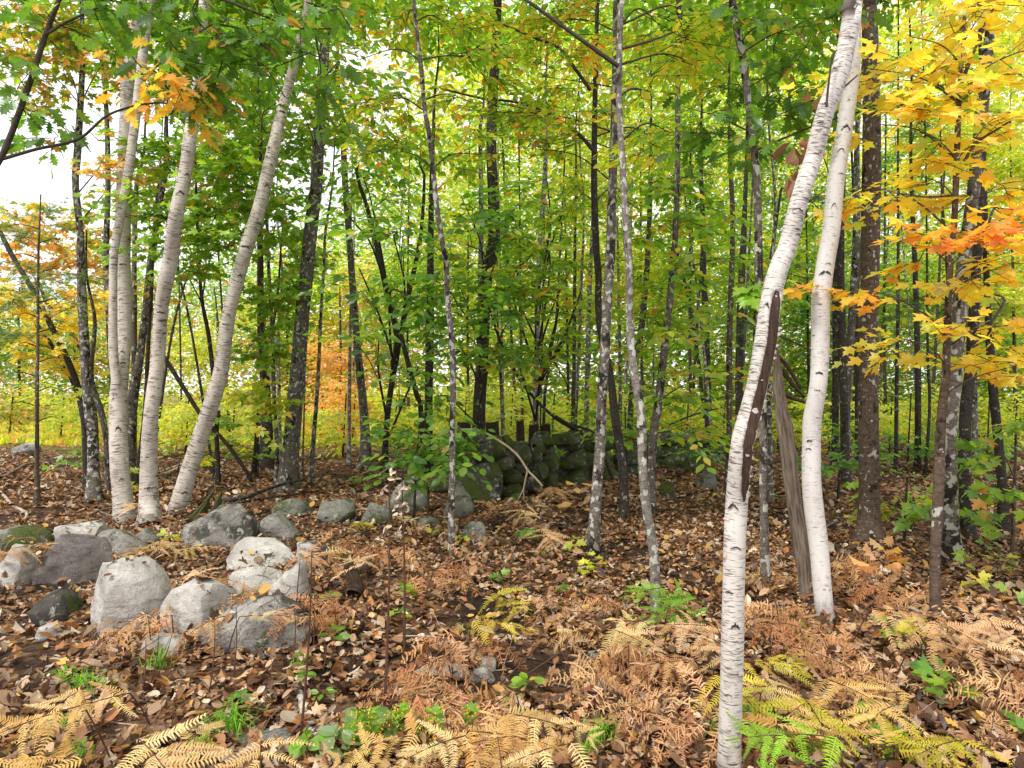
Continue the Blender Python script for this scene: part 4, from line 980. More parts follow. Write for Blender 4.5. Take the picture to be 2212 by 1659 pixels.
# --- ash and beech foliage in the middle
zs(t24, [(880, 50, 70, 55, 1.0), (830, 230, 90, 60, 1.0), (790, 130, 60, 60, .5), (965, 60, 70, 60, .9), (1050, 130, 90, 60, .9), (1000, 220, 100, 45, .7), (860, 330, 80, 40, .5), (1020, 340, 80, 40, .6)], d=6.4, rd=.7, droop=.35)
zs(t34, [(1180, 50, 110, 60, 1.0), (1100, 230, 110, 60, .9), (1200, 170, 90, 60, .9), (1240, 300, 80, 60, .9), (1250, 80, 70, 60, .8, dict(pal='gold')), (1150, 330, 90, 45, .7)], d=7.0, rd=.8, droop=.3)
t34.limb([(1290, 335), (1250, 290), (1190, 250), (1120, 222), (1040, 212), (955, 192)], 7.2, 9, 4)
t35.limb([(1336, 143), (1290, 110), (1220, 60), (1130, -5)], 4.9, 10, 7)
t34.limb([(1275, 195), (1240, 145), (1208, 105), (1150, 80), (1085, 52)], 7.1, 8, 4)
t35.limb([(1345, 105), (1400, 90), (1460, 68)], 5.0, 6, 3)
zs(t35, [(1420, 60, 90, 65, 1.0), (1490, 140, 90, 60, .9), (1400, 200, 60, 60, .8), (1530, 50, 70, 60, .8), (1440, 290, 80, 50, .8)], d=5.6, rd=.6, droop=.3, pal='ygreen')
zs(t21, [(800, 430, 60, 60, .8), (850, 520, 80, 50, .9), (780, 590, 60, 45, .8), (870, 640, 80, 40, .9), (820, 730, 70, 40, 1.0), (900, 800, 80, 40, .9), (760, 480, 40, 60, .6)], d=8.8, rd=.9, tpb=5, lpt=8)
zs(t25, [(1060, 600, 110, 18, 1.0), (1100, 700, 110, 16, 1.0), (920, 700, 100, 16, .9), (1000, 640, 110, 16, .9), (1000, 440, 70, 50, .8), (1010, 540, 80, 50, .9), (960, 610, 70, 40, .8), (1040, 660, 90, 40, 1.0), (980, 720, 80, 40, .9), (1050, 790, 100, 40, 1.0), (950, 860, 60, 35, .7), (1100, 480, 80, 50, .9)], d=9.5, rd=1.0)
zs(t27, [(1150, 560, 90, 50, .9), (1160, 650, 90, 45, .9), (1210, 480, 80, 60, .9), (1230, 590, 70, 50, .8), (1140, 760, 90, 40, .8), (1220, 740, 70, 40, .7), (1180, 400, 90, 50, .8)], d=10.5, rd=1.1)
zs(t36, [(1420, 400, 80, 60, .9), (1400, 520, 80, 40, .8), (1490, 480, 90, 50, .9), (1530, 380, 80, 60, .9), (1470, 620, 80, 40, .8), (1560, 560, 70, 50, .7), (1390, 690, 70, 40, .6), (1500, 730, 80, 40, .6), (1440, 860, 70, 40, .5), (1580, 440, 60, 60, .7)], d=9.0, rd=1.0)
zs(t27, [(1130, 820, 80, 30, .8), (1220, 830, 80, 30, .8), (1200, 660, 90, 24, 1.0), (1120, 600, 100, 20, 1.0), (1180, 530, 100, 22, 1.0), (1250, 640, 60, 20, .9)], d=9.8, rd=.9, pal='ash', size=.16, upj=.4)
zs(t36, [(1480, 570, 110, 22, 1.1), (1430, 480, 110, 22, 1.0), (1520, 650, 90, 22, 1.0), (1440, 740, 80, 22, .8), (1560, 820, 70, 30, .7), (1480, 920, 70, 20, .6)], d=8.6, rd=.9, pal='ash', size=.15, upj=.4)
zs(t33, [(1250, 430, 70, 60, .8), (1340, 420, 60, 70, .7), (1340, 560, 60, 50, .6), (1310, 250, 60, 80, .6), (1400, 300, 80, 60, .7)], d=9.2, rd=1.0)
# --- hemlocks on the right
rr = [TREES['r%d' % i] for i in range(10)]
zs(rr[0], [(1700, 420, 80, 110, .55), (1680, 600, 70, 90, .5), (1620, 700, 70, 70, .45), (1730, 300, 60, 70, .5)], d=12, rd=1.2, droop=.1)
zs(rr[2], [(1850, 560, 60, 90, .5), (1860, 720, 60, 60, .4), (1830, 420, 40, 80, .5)], d=12, rd=1.2, droop=.1)
zs(rr[5], [(1950, 420, 60, 120, .6), (1960, 640, 70, 80, .5), (2000, 250, 70, 80, .4)], d=13, rd=1.2, droop=.1)
zs(rr[7], [(2120, 640, 80, 90, .5), (2180, 520, 60, 90, .4), (2030, 680, 50, 70, .4)], d=11, rd=1.2, droop=.1)
# --- bright wood farther back: each tree a crown of its own
BGT = [ # px, foot depth, crown zones (px, py, rx, ry, cover), palette, label
 (330, 30, [(330, 740, 110, 90, .9), (300, 640, 80, 60, .5)], 'autumn', 'far mixed-colour tree seen between the first two birches'),
 (470, 27, [(440, 760, 110, 90, .9), (520, 680, 80, 60, .6)], 'ygreen', 'far yellow-green tree behind the leaning birch'),
 (620, 31, [(620, 740, 110, 100, .8), (680, 640, 90, 70, .6)], 'green', 'far green tree behind the thick grey maple'),
 (735, 26, [(720, 770, 80, 90, 1.2)], 'orange', 'far orange maple glowing behind the smooth grey trunk'),
 (790, 33, [(790, 640, 70, 110, .8), (770, 300, 45, 60, .5), (790, 140, 40, 60, .4)], 'pink', 'far pinkish maple showing above the orange one'),
 (880, 24, [(880, 620, 130, 150, .9), (860, 420, 100, 110, .6)], 'green', 'far green tree behind the forked dark tree'),
 (1010, 25, [(1000, 520, 130, 170, .9), (980, 300, 120, 120, .6)], 'ygreen', 'far yellow-green tree behind the speckled sapling'),
 (1125, 22, [(1120, 500, 120, 180, .9), (1120, 250, 130, 150, .7), (1100, 60, 130, 100, .7)], 'green', 'far green tree behind the thick dark trunk'),
 (1225, 24, [(1230, 600, 120, 160, 1.0), (1240, 350, 110, 150, .8), (1220, 130, 120, 120, .7)], 'ygreen', 'far yellow-green tree left of the lichened pair'),
 (1385, 23, [(1390, 600, 120, 170, 1.0), (1390, 340, 110, 160, .8), (1380, 120, 110, 120, .8)], 'ygreen', 'far tree behind the slender pale tree'),
 (1490, 21, [(1500, 560, 110, 180, .9), (1500, 300, 120, 160, .9), (1490, 90, 120, 110, .9)], 'green', 'far green tree behind the wall end'),
 (1630, 24, [(1640, 600, 110, 180, .8), (1640, 320, 110, 160, .8), (1660, 100, 120, 120, .7)], 'green', 'far green tree behind the wounded birch'),
 (1745, 26, [(1760, 650, 110, 150, .7), (1750, 420, 90, 130, .6)], 'deep', 'far dark green tree between the two right birches'),
 (1910, 24, [(1930, 640, 110, 150, .7), (1960, 330, 100, 140, .5), (1960, 130, 80, 80, .3)], 'deep', 'far dark green tree right of the thick dark trunk'),
 (2040, 23, [(2050, 650, 120, 160, .8), (2080, 300, 120, 180, .7)], 'ygreen', 'far tree behind the yellow maple'),
 (2190, 22, [(2180, 650, 110, 170, .9), (2190, 350, 100, 180, .8), (2180, 90, 110, 120, .7)], 'ygreen', 'far yellow-green tree at the right picture edge'),
 (40, 30, [(40, 740, 110, 90, 1.0), (40, 650, 80, 60, .6)], 'deep', 'far dark green tree across the clearing at left'),
 (160, 34, [(170, 760, 100, 80, .9), (190, 680, 80, 50, .5)], 'autumn', 'far yellowing tree across the clearing')]
for i, (px_, dd, zz, pal, lab) in enumerate(BGT):
    T = Tree('far%d' % i, lab, [(px_ + rng.uniform(-12, 12), 250 if i > 4 and i < 16 else 620, .05 * F / dd), (px_, 700, .09 * F / dd), (px_ + 4, HOR + CAMH * F / dd, .13 * F / dd)], 'dark', 'distant_tree', d=dd, leaf='kite', pal=pal, size=.17, sides=6, group='trees of the wood beyond the wall')
    zs(T, zz, rd=1.8, twigs=False, lpt=9, tpb=5)
# --- low bright shrubs beyond the trees
SHR = [(330, 20, 60, 'ygreen'), (400, 17, 70, 'glow'), (500, 18, 80, 'glow'), (560, 16, 50, 'ygreen'), (640, 19, 70, 'glow'), (690, 22, 60, 'orange'), (760, 21, 70, 'orange'), (740, 17, 50, 'glow'), (850, 20, 70, 'glow'),
       (1000, 19, 70, 'ygreen'), (960, 21, 60, 'glow'), (1100, 18, 70, 'glow'), (1190, 17, 60, 'ygreen'), (1280, 19, 70, 'glow'), (1370, 18, 60, 'glow'), (1470, 19, 70, 'glow'), (1560, 18, 60, 'glow'), (1680, 19, 60, 'ygreen'),
       (1790, 18, 60, 'glow'), (1920, 17, 70, 'glow'), (2000, 19, 70, 'glow'), (2090, 18, 60, 'ygreen'), (2190, 17, 70, 'glow'), (1240, 14, 50, 'deep'), (1330, 15, 50, 'deep'), (1480, 14.5, 45, 'deep'), (1860, 13, 50, 'deep'), (1960, 14, 50, 'deep'), (2130, 13, 55, 'deep'), (900, 14, 45, 'deep'), (20, 24, 60, 'autumn'), (130, 22, 60, 'ygreen'), (240, 21, 50, 'autumn')]
SW = {'deep': 'dark green', 'ygreen': 'yellow-green', 'glow': 'bright yellow', 'orange': 'orange', 'autumn': 'russet and green'}
MARKS = [(10, 'the far-left boulder'), (80, 'the young pine'), (200, 'the mottled dark grey maple'), (262, 'the two-stemmed birch'), (335, 'the middle white birch'), (455, 'the leaning birch'), (575, 'the stout dark trunk'), (640, 'the thick grey maple'), (690, 'the first slim stem'), (755, 'the thin pole'), (788, 'the smooth grey trunk'), (840, 'the forked dark tree'), (925, 'the straight dark trunk'), (978, 'the speckled sapling'), (1035, 'the thick dark trunk'), (1087, 'the thin white-patched stem'), (1158, 'the pale grey trunk'), (1240, 'the two close dark stems'), (1298, 'the white-ringed maple'), (1384, 'the slender pale tree'), (1425, 'the dark-footed grey trunk'), (1530, 'the dark trunk at the wall end'), (1575, 'the slim brown trunk'), (1625, 'the wounded birch'), (1700, 'the dead snag'), (1760, 'the clean birch'), (1875, 'the thick dark trunk with patches'), (1937, 'the thin dark pole'), (1982, 'the midway dark trunk'), (2030, 'the yellow maple'), (2060, 'the silvery maple'), (2160, 'the dark trunk near the edge')]
_used = set()
def beside(px, what):
    """a phrase that places a thing by the trunk it stands next to"""
    for m, w in sorted(MARKS, key=lambda q: abs(q[0] - px)):
        p = '%s %s %s' % (what, 'left of' if px < m else 'right of', w)
        if p not in _used:
            _used.add(p); return p
def shrub_label(px, pal): return beside(px, SW[pal] + ' low shrub')
for i, (px_, dd, r, pal) in enumerate(SHR):
    T = Tree('sh%d' % i, shrub_label(px_, pal), [(px_ + 8, 850, 3), (px_, HOR + CAMH * F / dd, 4)], 'dark', 'shrub', 'shrub', d=dd, leaf='kite', pal=pal, size=.13, sides=5, group='low shrubs in the light beyond the trunks')
    base = HOR + CAMH * F / dd
    zs(T, [(px_, base - r * .75, r, r * .8, 1.2), (px_ + rng.uniform(-30, 30), base - r * 1.5, r * .8, r * .7, .9)], rd=.9, twigs=False, lpt=8, tpb=5)
# --- crowns added on the tall trees, above the picture, to shade the wood
def shade_canopy(T, r=1.8, n=1100, pal='green', dz=.2):
    p = T.axis[-1]; d = p[1]; px_ = W / 2 + p[0] / d * F; py = HOR - (p[2] + dz - CAMH) / d * F; rp = r * F / d
    T.zone(px_, py, rp, rp * .55, n * .34 * (.2 * F / d) ** 2 / (COVER * math.pi * rp * rp * .55), d=d, rd=r, leaf='kite', size=.2, pal=pal, twigs=False)
for T, pl in [(bA, 'green'), (bC, 'green'), (bD, 'green'), (mE, 'green'), (t5, 'autumn'), (t7, 'green'), (t12, 'green'), (t15, 'green'), (t16, 'green'), (t19, 'green'), (t21, 'green'), (t22, 'green'), (t24, 'ash'), (t25, 'green'), (t27, 'green'), (t33, 'ash'), (t34, 'ash'), (t35, 'ash'), (t36, 'green'), (t37, 'green'), (t39, 'green'),
              (t40, 'green'), (t40b, 'green'), (t41, 'oak'), (t41b, 'green'), (t45, 'oak'), (t50, 'yellow'), (bG, 'green'), (rr[0], 'deep'), (rr[1], 'green'), (rr[2], 'deep'), (rr[4], 'green'), (rr[6], 'green'), (rr[8], 'green'), (rr[9], 'green')]:
    shade_canopy(T, 2.0, 1300, pl)
# --- thin poles farther back in the wood
for i in range(24):
    px_ = float(rng.uniform(860, 2210)) if i > 5 else float(rng.uniform(260, 860)); dd = float(rng.uniform(14, 25)); w = rng.uniform(.05, .12) * F / dd; ln = rng.normal(0, 30)
    pm = rng.choice(['dark', 'dark', 'maple', 'lichen'])
    Tree('pole%d' % i, beside(px_, {'dark': 'thin dark pole far back', 'maple': 'thin grey pole far back', 'lichen': 'thin mottled pole far back'}[pm]), [(px_ + ln * 1.6, rng.uniform(250, 560), w * .5), (px_ + ln * .7, 700, w * .8), (px_, HOR + CAMH * F / dd, w)], pm, 'pole_tree', d=dd, top=None, sides=6, group='thin poles back in the wood')
# --- the thicket that closes the view
def thicket():
    A = Acc()
    for px0, px1, y0, y1, nc, nl, pal, d0, d1, sz in [(-200, 720, 690, 900, 60, 110, 'ygreen', 34, 52, .30), (-200, 720, 640, 890, 60, 110, 'autumn', 32, 50, .30), (150, 760, 560, 760, 70, 100, 'green', 30, 46, .28), (-250, 760, 740, 900, 45, 100, 'orange', 28, 44, .24), (-200, 300, 720, 890, 50, 110, 'deep', 33, 42, .32), (640, 860, 720, 900, 40, 110, 'orange', 30, 38, .30), (650, 2500, 560, 930, 420, 130, 'glow', 28, 46, .34),
                                              (850, 2500, 40, 640, 430, 120, 'ygreen', 30, 50, .38), (850, 2500, 300, 900, 220, 120, 'ygreen', 40, 55, .42), (300, 900, 430, 760, 90, 100, 'green', 32, 46, .34), (850, 2400, 640, 900, 130, 110, 'deep', 24, 36, .3), (1500, 2200, 420, 900, 90, 120, 'deep', 28, 38, .30)]:
        n = nc * nl; ci = np.repeat(np.arange(nc), nl)
        d = rng.uniform(d0, d1, nc); px_ = rng.uniform(px0, px1, nc); py = rng.uniform(y0, y1, nc)
        C = np.stack([X(px_, d), d, Z(py, d)], -1)
        P = C[ci] + rng.normal(0, 1, (n, 3)) * np.array([1.25, 1.0, .75]); P[:, 2] = np.maximum(P[:, 2], .1 * rng.random(n))
        dl = rng.normal(size=(n, 3)); dl[:, 2] = dl[:, 2] * .4 - .2
        add_leaves(A, 'kite', P, frames(dl, np.stack([rng.normal(0, .5, n), rng.normal(-.2, .5, n), np.ones(n)], -1)), sz * rng.uniform(.6, 1.2, n), colours(pal, n) * np.repeat(rng.uniform(.75, 1.15, (nc, 1)), nl, 0))
    o = link('distant_thicket', A.mesh('distant_thicket', M['leaf'], col=True))
    tag(o, 'mass of yellow-green leaves closing the view far behind', 'foliage', kind='stuff')
thicket()
# --- small leafy bush in front of the wall, shrubs and saplings on the right
bush = Tree('bush', 'leafy green bush left of the speckled sapling', [(905, 930, 4), (900, 1000, 5), (893, 1068, 6)], 'twig_bark' if False else 'dark', 'leafy_bush', 'bush', d=8.4, leaf='oval', pal='deep', size=.125, lmax=140, sides=6)
zs(bush, [(868, 930, 42, 48, .8), (905, 990, 68, 42, .85), (955, 985, 58, 42, .8), (865, 1030, 52, 24, .6), (1000, 1000, 28, 22, .6), (945, 940, 40, 34, .6), (1010, 940, 30, 24, .4)], d=7.9, rd=.35, tpb=3, lpt=5, droop=.3)
sapR = Tree('sapR', 'green maple sapling by the right picture edge', [(2195, 930, 5), (2190, 1100, 7), (2186, 1215, 8)], 'brown', 'sapling', 'sapling', leaf='maple', pal='green', size=.12, lmax=120, sides=6)
zs(sapR, [(2160, 985, 50, 40, .5), (2190, 1060, 50, 50, .6), (2120, 1040, 40, 30, .35), (2200, 920, 40, 40, .4), (2150, 1120, 50, 30, .4)], d=6.0, rd=.5, tpb=3, lpt=5, droop=.35)
sapM = Tree('sapM', 'low green maple sapling right of the thick dark trunk', [(1960, 1030, 4), (1955, 1130, 5), (1952, 1180, 6)], 'dark', 'sapling', 'sapling', leaf='maple_s', pal='green', size=.12, lmax=80, sides=6)
zs(sapM, [(1945, 1060, 45, 30, .5), (1990, 1100, 45, 30, .4), (1930, 1110, 30, 20, .35, dict(pal='autumn'))], d=6.9, rd=.45, tpb=3, lpt=5, droop=.35)
sapV = Tree('sapV', 'dark green sapling behind the clean birch foot', [(1815, 990, 4), (1812, 1040, 5), (1810, 1085, 6)], 'dark', 'sapling', 'sapling', leaf='maple_s', pal='deep', size=.13, sides=6)
zs(sapV, [(1815, 1010, 45, 30, .6), (1800, 985, 35, 20, .4)], d=9.4, rd=.5, tpb=3, lpt=5, droop=.35)
sapB = Tree('sapB', 'beech sapling with flat green sprays near the dark-footed trunk', [(1350, 880, 3), (1352, 960, 4), (1353, 1075, 5)], 'dark', 'sapling', 'sapling', leaf='ell', pal='green', size=.11, sides=6)
zs(sapB, [(1350, 945, 45, 18, .7), (1420, 900, 50, 25, .5), (1300, 900, 40, 20, .4)], d=9.8, rd=.6)
lowL = Tree('lowL', 'pale green seedling clump between the straight and leaning birches', [(385, 1010, 3), (383, 1060, 4)], 'dark', 'seedling_clump', 'sapling', leaf='maple_s', pal='ygreen', size=.11, sides=5, d=10.5)
zs(lowL, [(390, 1000, 35, 14, .6), (400, 970, 30, 20, .5), (292, 1020, 18, 25, .6), (295, 1055, 14, 18, .6)], d=10.2, rd=.4, tpb=3, lpt=4)
lowE = Tree('lowE', 'seedling clump at the foot of the stout dark trunk', [(560, 960, 3), (555, 1025, 4)], 'dark', 'seedling_clump', 'sapling', leaf='maple_s', pal='green', size=.12, sides=5, d=11.8)
zs(lowE, [(545, 985, 35, 18, .6), (500, 900, 40, 35, .6), (480, 950, 25, 30, .5), (590, 960, 20, 30, .5), (165, 995, 35, 30, .5)], d=11.5, rd=.5, tpb=3, lpt=4)

for T in TREES.values(): T.finish()

# ------------------------------------------------------------------ landmarks for labels
MARK2 = [(20, 1225, 'the pale angular edge boulder'), (150, 1215, 'the brown-faced boulder'), (250, 1175, 'the smooth grey boulder'), (165, 1150, 'the black-spotted boulder'), (260, 1300, 'the largest pale boulder'), (110, 1315, 'the streaked grey rock'), (350, 1400, 'the small pale smooth stone'),
 (465, 1140, 'the peaked grey boulder'), (595, 1140, 'the squat grey boulder'), (565, 1200, 'the flat-topped block'), (620, 1255, 'the pointed grey-white rock'), (545, 1370, 'the wedge-shaped boulder'), (676, 1200, 'the moss-capped stone'), (722, 1105, 'the rounded mossy boulder'), (560, 1610, 'the flat sunken stone'),
 (670, 1560, 'the peeling white log'), (785, 1270, 'the rotten stub'), (875, 1075, 'the big moss-covered boulder'), (975, 1200, 'the foot of the speckled sapling'), (1035, 1050, 'the big leaning wall slab'), (1045, 1455, 'the blunt grey stone'), (920, 1455, 'the pale stone in the bracken'), (1280, 1185, 'the foot of the white-ringed maple'),
 (1350, 1120, 'the foot of the dark leaning trunk'), (1418, 1330, 'the foot of the slender pale tree'), (1420, 1405, 'the small white stone'), (1342, 1505, 'the cream pebble'), (1582, 1400, 'the stem of the wounded birch'), (1577, 1600, 'the bottom of the wounded birch'), (1655, 1270, 'the foot of the blotchy oak sapling'), (1743, 1280, 'the foot of the dead snag'),
 (1786, 1335, 'the foot of the clean birch'), (1877, 1165, 'the foot of the thick dark trunk'), (2022, 1325, 'the foot of the yellow maple'), (2056, 1210, 'the foot of the silvery maple'), (2094, 1165, 'the dark trunk behind the silvery maple'), (270, 1125, 'the foot of the two-stemmed birch'), (385, 1100, 'the foot of the leaning birch'), (621, 1060, 'the foot of the thick grey maple'),
 (80, 1090, 'the foot of the young pine'), (202, 1080, 'the foot of the mottled maple'), (850, 1500, 'the tall dry stalks'), (1106, 1640, 'the middle of the bottom edge'), (300, 1640, 'the bottom edge near its left end'), (40, 1600, 'the bottom-left corner'), (2180, 1620, 'the bottom-right corner'), (1900, 1640, 'the goldenrod'), (1165, 1050, 'the bleached branch')]
_used2 = set()
def near(px, py, what):
    """a phrase that places a small thing by the landmark next to it; things nothing tells apart share one"""
    for mx, my, w in sorted(MARK2, key=lambda q: (q[0] - px) ** 2 + 1.6 * (q[1] - py) ** 2)[:14]:
        dx, dy = px - mx, py - my
        rel = ('left of' if dx < 0 else 'right of') if abs(dx) > abs(dy) else ('behind' if dy < 0 else 'in front of')
        p = '%s %s %s' % (what, rel, w)
        if p not in _used2:
            _used2.add(p); return p
    return what

# ------------------------------------------------------------------ leaf litter
LITTER = [(.22, (206, 170, 132)), (.20, (164, 122, 86)), (.18, (124, 88, 62)), (.12, (184, 128, 80)), (.12, (222, 202, 176)), (.06, (224, 178, 92)), (.09, (90, 64, 48)), (.01, (150, 80, 54))]
def litter_cols(n):
    w = np.array([a for a, _ in LITTER]); c = np.array([lin(b) for _, b in LITTER])
    return np.clip(c[rng.choice(len(c), n, p=w / w.sum())] * rng.normal(.74, .2, (n, 1)), .01, .85)
SOIL = [(1060, 1345, 110, 35), (1120, 1420, 90, 55), (1180, 1480, 130, 45), (1010, 1310, 70, 25), (760, 1540, 60, 25), (80, 1420, 120, 25), (60, 1460, 90, 30), (430, 1460, 120, 14), (1520, 1420, 40, 40), (700, 1490, 60, 40), (280, 1560, 90, 20), (900, 1380, 80, 25), (1250, 1430, 70, 30), (1330, 1560, 90, 25), (600, 1450, 90, 16), (840, 1260, 60, 16), (1500, 1250, 50, 16), (1800, 1480, 60, 25)]
def litter():
    N = 125000
    u = rng.random(N)
    d = np.where(u < .42, rng.uniform(2.2, 7.5, N), np.where(u < .8, rng.uniform(7.0, 15, N), rng.uniform(14, 24, N)))
    px = rng.uniform(-330, W + 330, N); x = X(px, d)
    z = gh(x, d); py = HOR + (CAMH - z) * F / d
    keep = np.ones(N, bool)
    for cx, cy, rx, ry in SOIL:
        q = ((px - cx) / rx) ** 2 + ((py - cy) / ry) ** 2
        keep &= ~((q < 1.0) & (rng.random(N) < .86 * (1 - q * .4)))
    nz = np.sin(x * 2.1 + d * 1.3) + np.sin(d * 2.9 - x * 1.7) + np.sin(x * 4.3 + 1) * .6
    keep &= ~((nz < -1.1) & (rng.random(N) < .55))
    x, d, z, px, py = x[keep], d[keep], z[keep], px[keep], py[keep]; n = len(x)
    # leaves lie on top of boulders where these are flat enough, never inside them
    from mathutils.bvhtree import BVHTree
    vv, ff, k0 = [], [], 0
    for o in ROCKS:
        me = o.data; co = np.empty(len(me.vertices) * 3); me.vertices.foreach_get('co', co); co = co.reshape(-1, 3) + np.array(o.location)
        ix = np.empty(len(me.polygons) * 3, int); me.loops.foreach_get('vertex_index', ix)
        vv.append(co); ff.append(ix.reshape(-1, 3) + k0); k0 += len(co)
    tree = BVHTree.FromPolygons(np.concatenate(vv).tolist(), np.concatenate(ff).tolist())
    ok = np.ones(len(x), bool)
    for j in np.where(d < 11)[0]:
        hit = tree.ray_cast(Vector((x[j], d[j], 4)), Vector((0, 0, -1)))
        if hit[0] is not None and hit[0].z > z[j]:
            if hit[1].z > .72 and rng.random() < .16: z[j] = hit[0].z
            else: ok[j] = False
    x, d, z, px, py = x[ok], d[ok], z[ok], px[ok], py[ok]
    # drifts of leaves against stems and boulders
    ex, ed = [], []
    for T in TREES.values():
        if T.d < 12:
            q = 70; aa = rng.uniform(0, 6.28, q); r_ = .06 + abs(rng.normal(0, .12, q)); ex.append(T.foot[0] + np.cos(aa) * r_); ed.append(T.foot[1] + np.sin(aa) * r_)
    ex, ed = np.concatenate(ex), np.concatenate(ed); ez = gh(ex, ed) + rng.uniform(0, .03, len(ex))
    x = np.r_[x, ex]; d = np.r_[d, ed]; z = np.r_[z, ez]; px = W / 2 + x / d * F; py = HOR + (CAMH - z) * F / d; n = len(x)
    a = rng.uniform(0, 2 * math.pi, n); tilt = rng.normal(.06, .38, n)
    dl = np.stack([np.cos(a), np.sin(a), tilt], -1)
    fl = np.where(rng.random(n) < .5, .22, .65); upv = np.stack([rng.normal(0, 1, n) * fl, rng.normal(-.1, 1, n) * fl, np.ones(n)], -1)
    Rm = frames(dl, upv)
    sz = np.clip(rng.lognormal(-3.02, .40, n), .022, .11) * np.where(d < 9, 1, 1.35)
    P = np.stack([x, d, z + .008 + rng.exponential(.016, n)], -1)
    C = litter_cols(n); kinds = rng.choice(5, n, p=[.30, .18, .12, .22, .18]); KN = ['oval', 'oak', 'maple_s', 'curl', 'curl2', 'kite']; kinds = np.where(d > 13, 5, kinds)
    score = np.where((px > 8) & (px < W - 8) & (py < H - 6), sz / d, -1); big = np.argsort(-score)[:300]
    single = np.zeros(n, bool); single[big] = True
    A = Acc()
    for k, nm in enumerate(KN):
        q = (kinds == k) & ~single
        add_leaves(A, nm, P[q], Rm[q], sz[q], C[q])
    o = link('leaf_litter', A.mesh('leaf_litter', M['litter'], col=True))
    tag(o, 'brown fallen leaves strewn over the whole forest floor', 'leaf litter', kind='stuff')
    for j in np.where(single)[0]:
        b = bpy.data.objects.new('leaf', leaf_mesh(KN[kinds[j]], 'litter_obj')); COL.objects.link(b); b.parent = ground
        Mx = Matrix.Identity(4)
        for r in range(3):
            for c in range(3): Mx[r][c] = Rm[j][r][c] * sz[j]
            Mx[r][3] = P[j][r]
        b.matrix_local = Mx; b.color = (*C[j], 1)
litter()

# ------------------------------------------------------------------ bracken
def pinna_mesh(seed, state):
    """one side leaflet of a bracken frond: midrib with two rows of narrow lobes, unit length along +Y"""
    g = np.random.default_rng(seed); A = Acc(); n = 17
    cv = {'flat': g.uniform(.02, .38), 'green': g.uniform(.04, .25), 'curl': .45}[state]
    side = g.normal(0, .12) if state == 'curl' else g.normal(0, .13)
    def pos(t): return np.array([side * t * t, t * (1 - .08 * cv * t), -cv * t * t * (1 if state != 'curl' else g.uniform(.9, 1.1))])
    pts = np.array([pos(t) for t in np.linspace(0, 1, 5)])
    V, Fc, _ = tube(pts, np.linspace(.010, .003, 5), 3, 0, False); A.add(V, Fc)
    for i in range(n):
        t = .03 + .95 * i / n; p = pos(t)
        l = (.155 * (1 - t) ** .7 + .03) * g.uniform(.85, 1.12) * (1.1 if state == 'curl' else 1)
        w = .017 * (1.0 if state != 'curl' else .9)
        for s in (-1, 1):
            ang = g.normal(1.12, .10) if state != 'curl' else g.normal(1.0, .4)
            dz = g.normal(-.12, .12) if state != 'curl' else g.normal(-.25, .55)
            dr = np.array([s * math.sin(ang), math.cos(ang), dz]); e = p + dr * l
            f = np.array([0, w, 0]); m = p + dr * l * .5 + np.array([0, 0, .012 + (g.normal(0, .03) if state == 'curl' else 0)])
            A.add([p - f * .8, m - f, e, m + f, p + f * .8], [(0, 1, 3), (0, 3, 4), (1, 2, 3)] if s > 0 else [(0, 3, 1), (0, 4, 3), (1, 3, 2)])
    return A.mesh('pinna_' + state, M['fern_obj'])
PIN = {st: [pinna_mesh(40 + 7 * i + len(st), st) for i in range(7)] for st in ('flat', 'green', 'curl')}
FCOL = {'rust': [(214, 168, 122), (224, 184, 138), (192, 140, 96)], 'tan': [(226, 190, 144), (234, 202, 158), (216, 174, 126)], 'gold': [(232, 202, 138), (238, 210, 152), (228, 190, 118)],
        'lime': [(206, 190, 66), (220, 200, 80), (190, 184, 56)], 'green': [(130, 180, 48), (152, 196, 56), (116, 166, 44)]}
FWORD = {'rust': 'withered rust-brown bracken frond', 'tan': 'dry tan bracken frond', 'gold': 'golden bracken frond', 'lime': 'yellow-green bracken frond', 'green': 'fresh green bracken frond'}
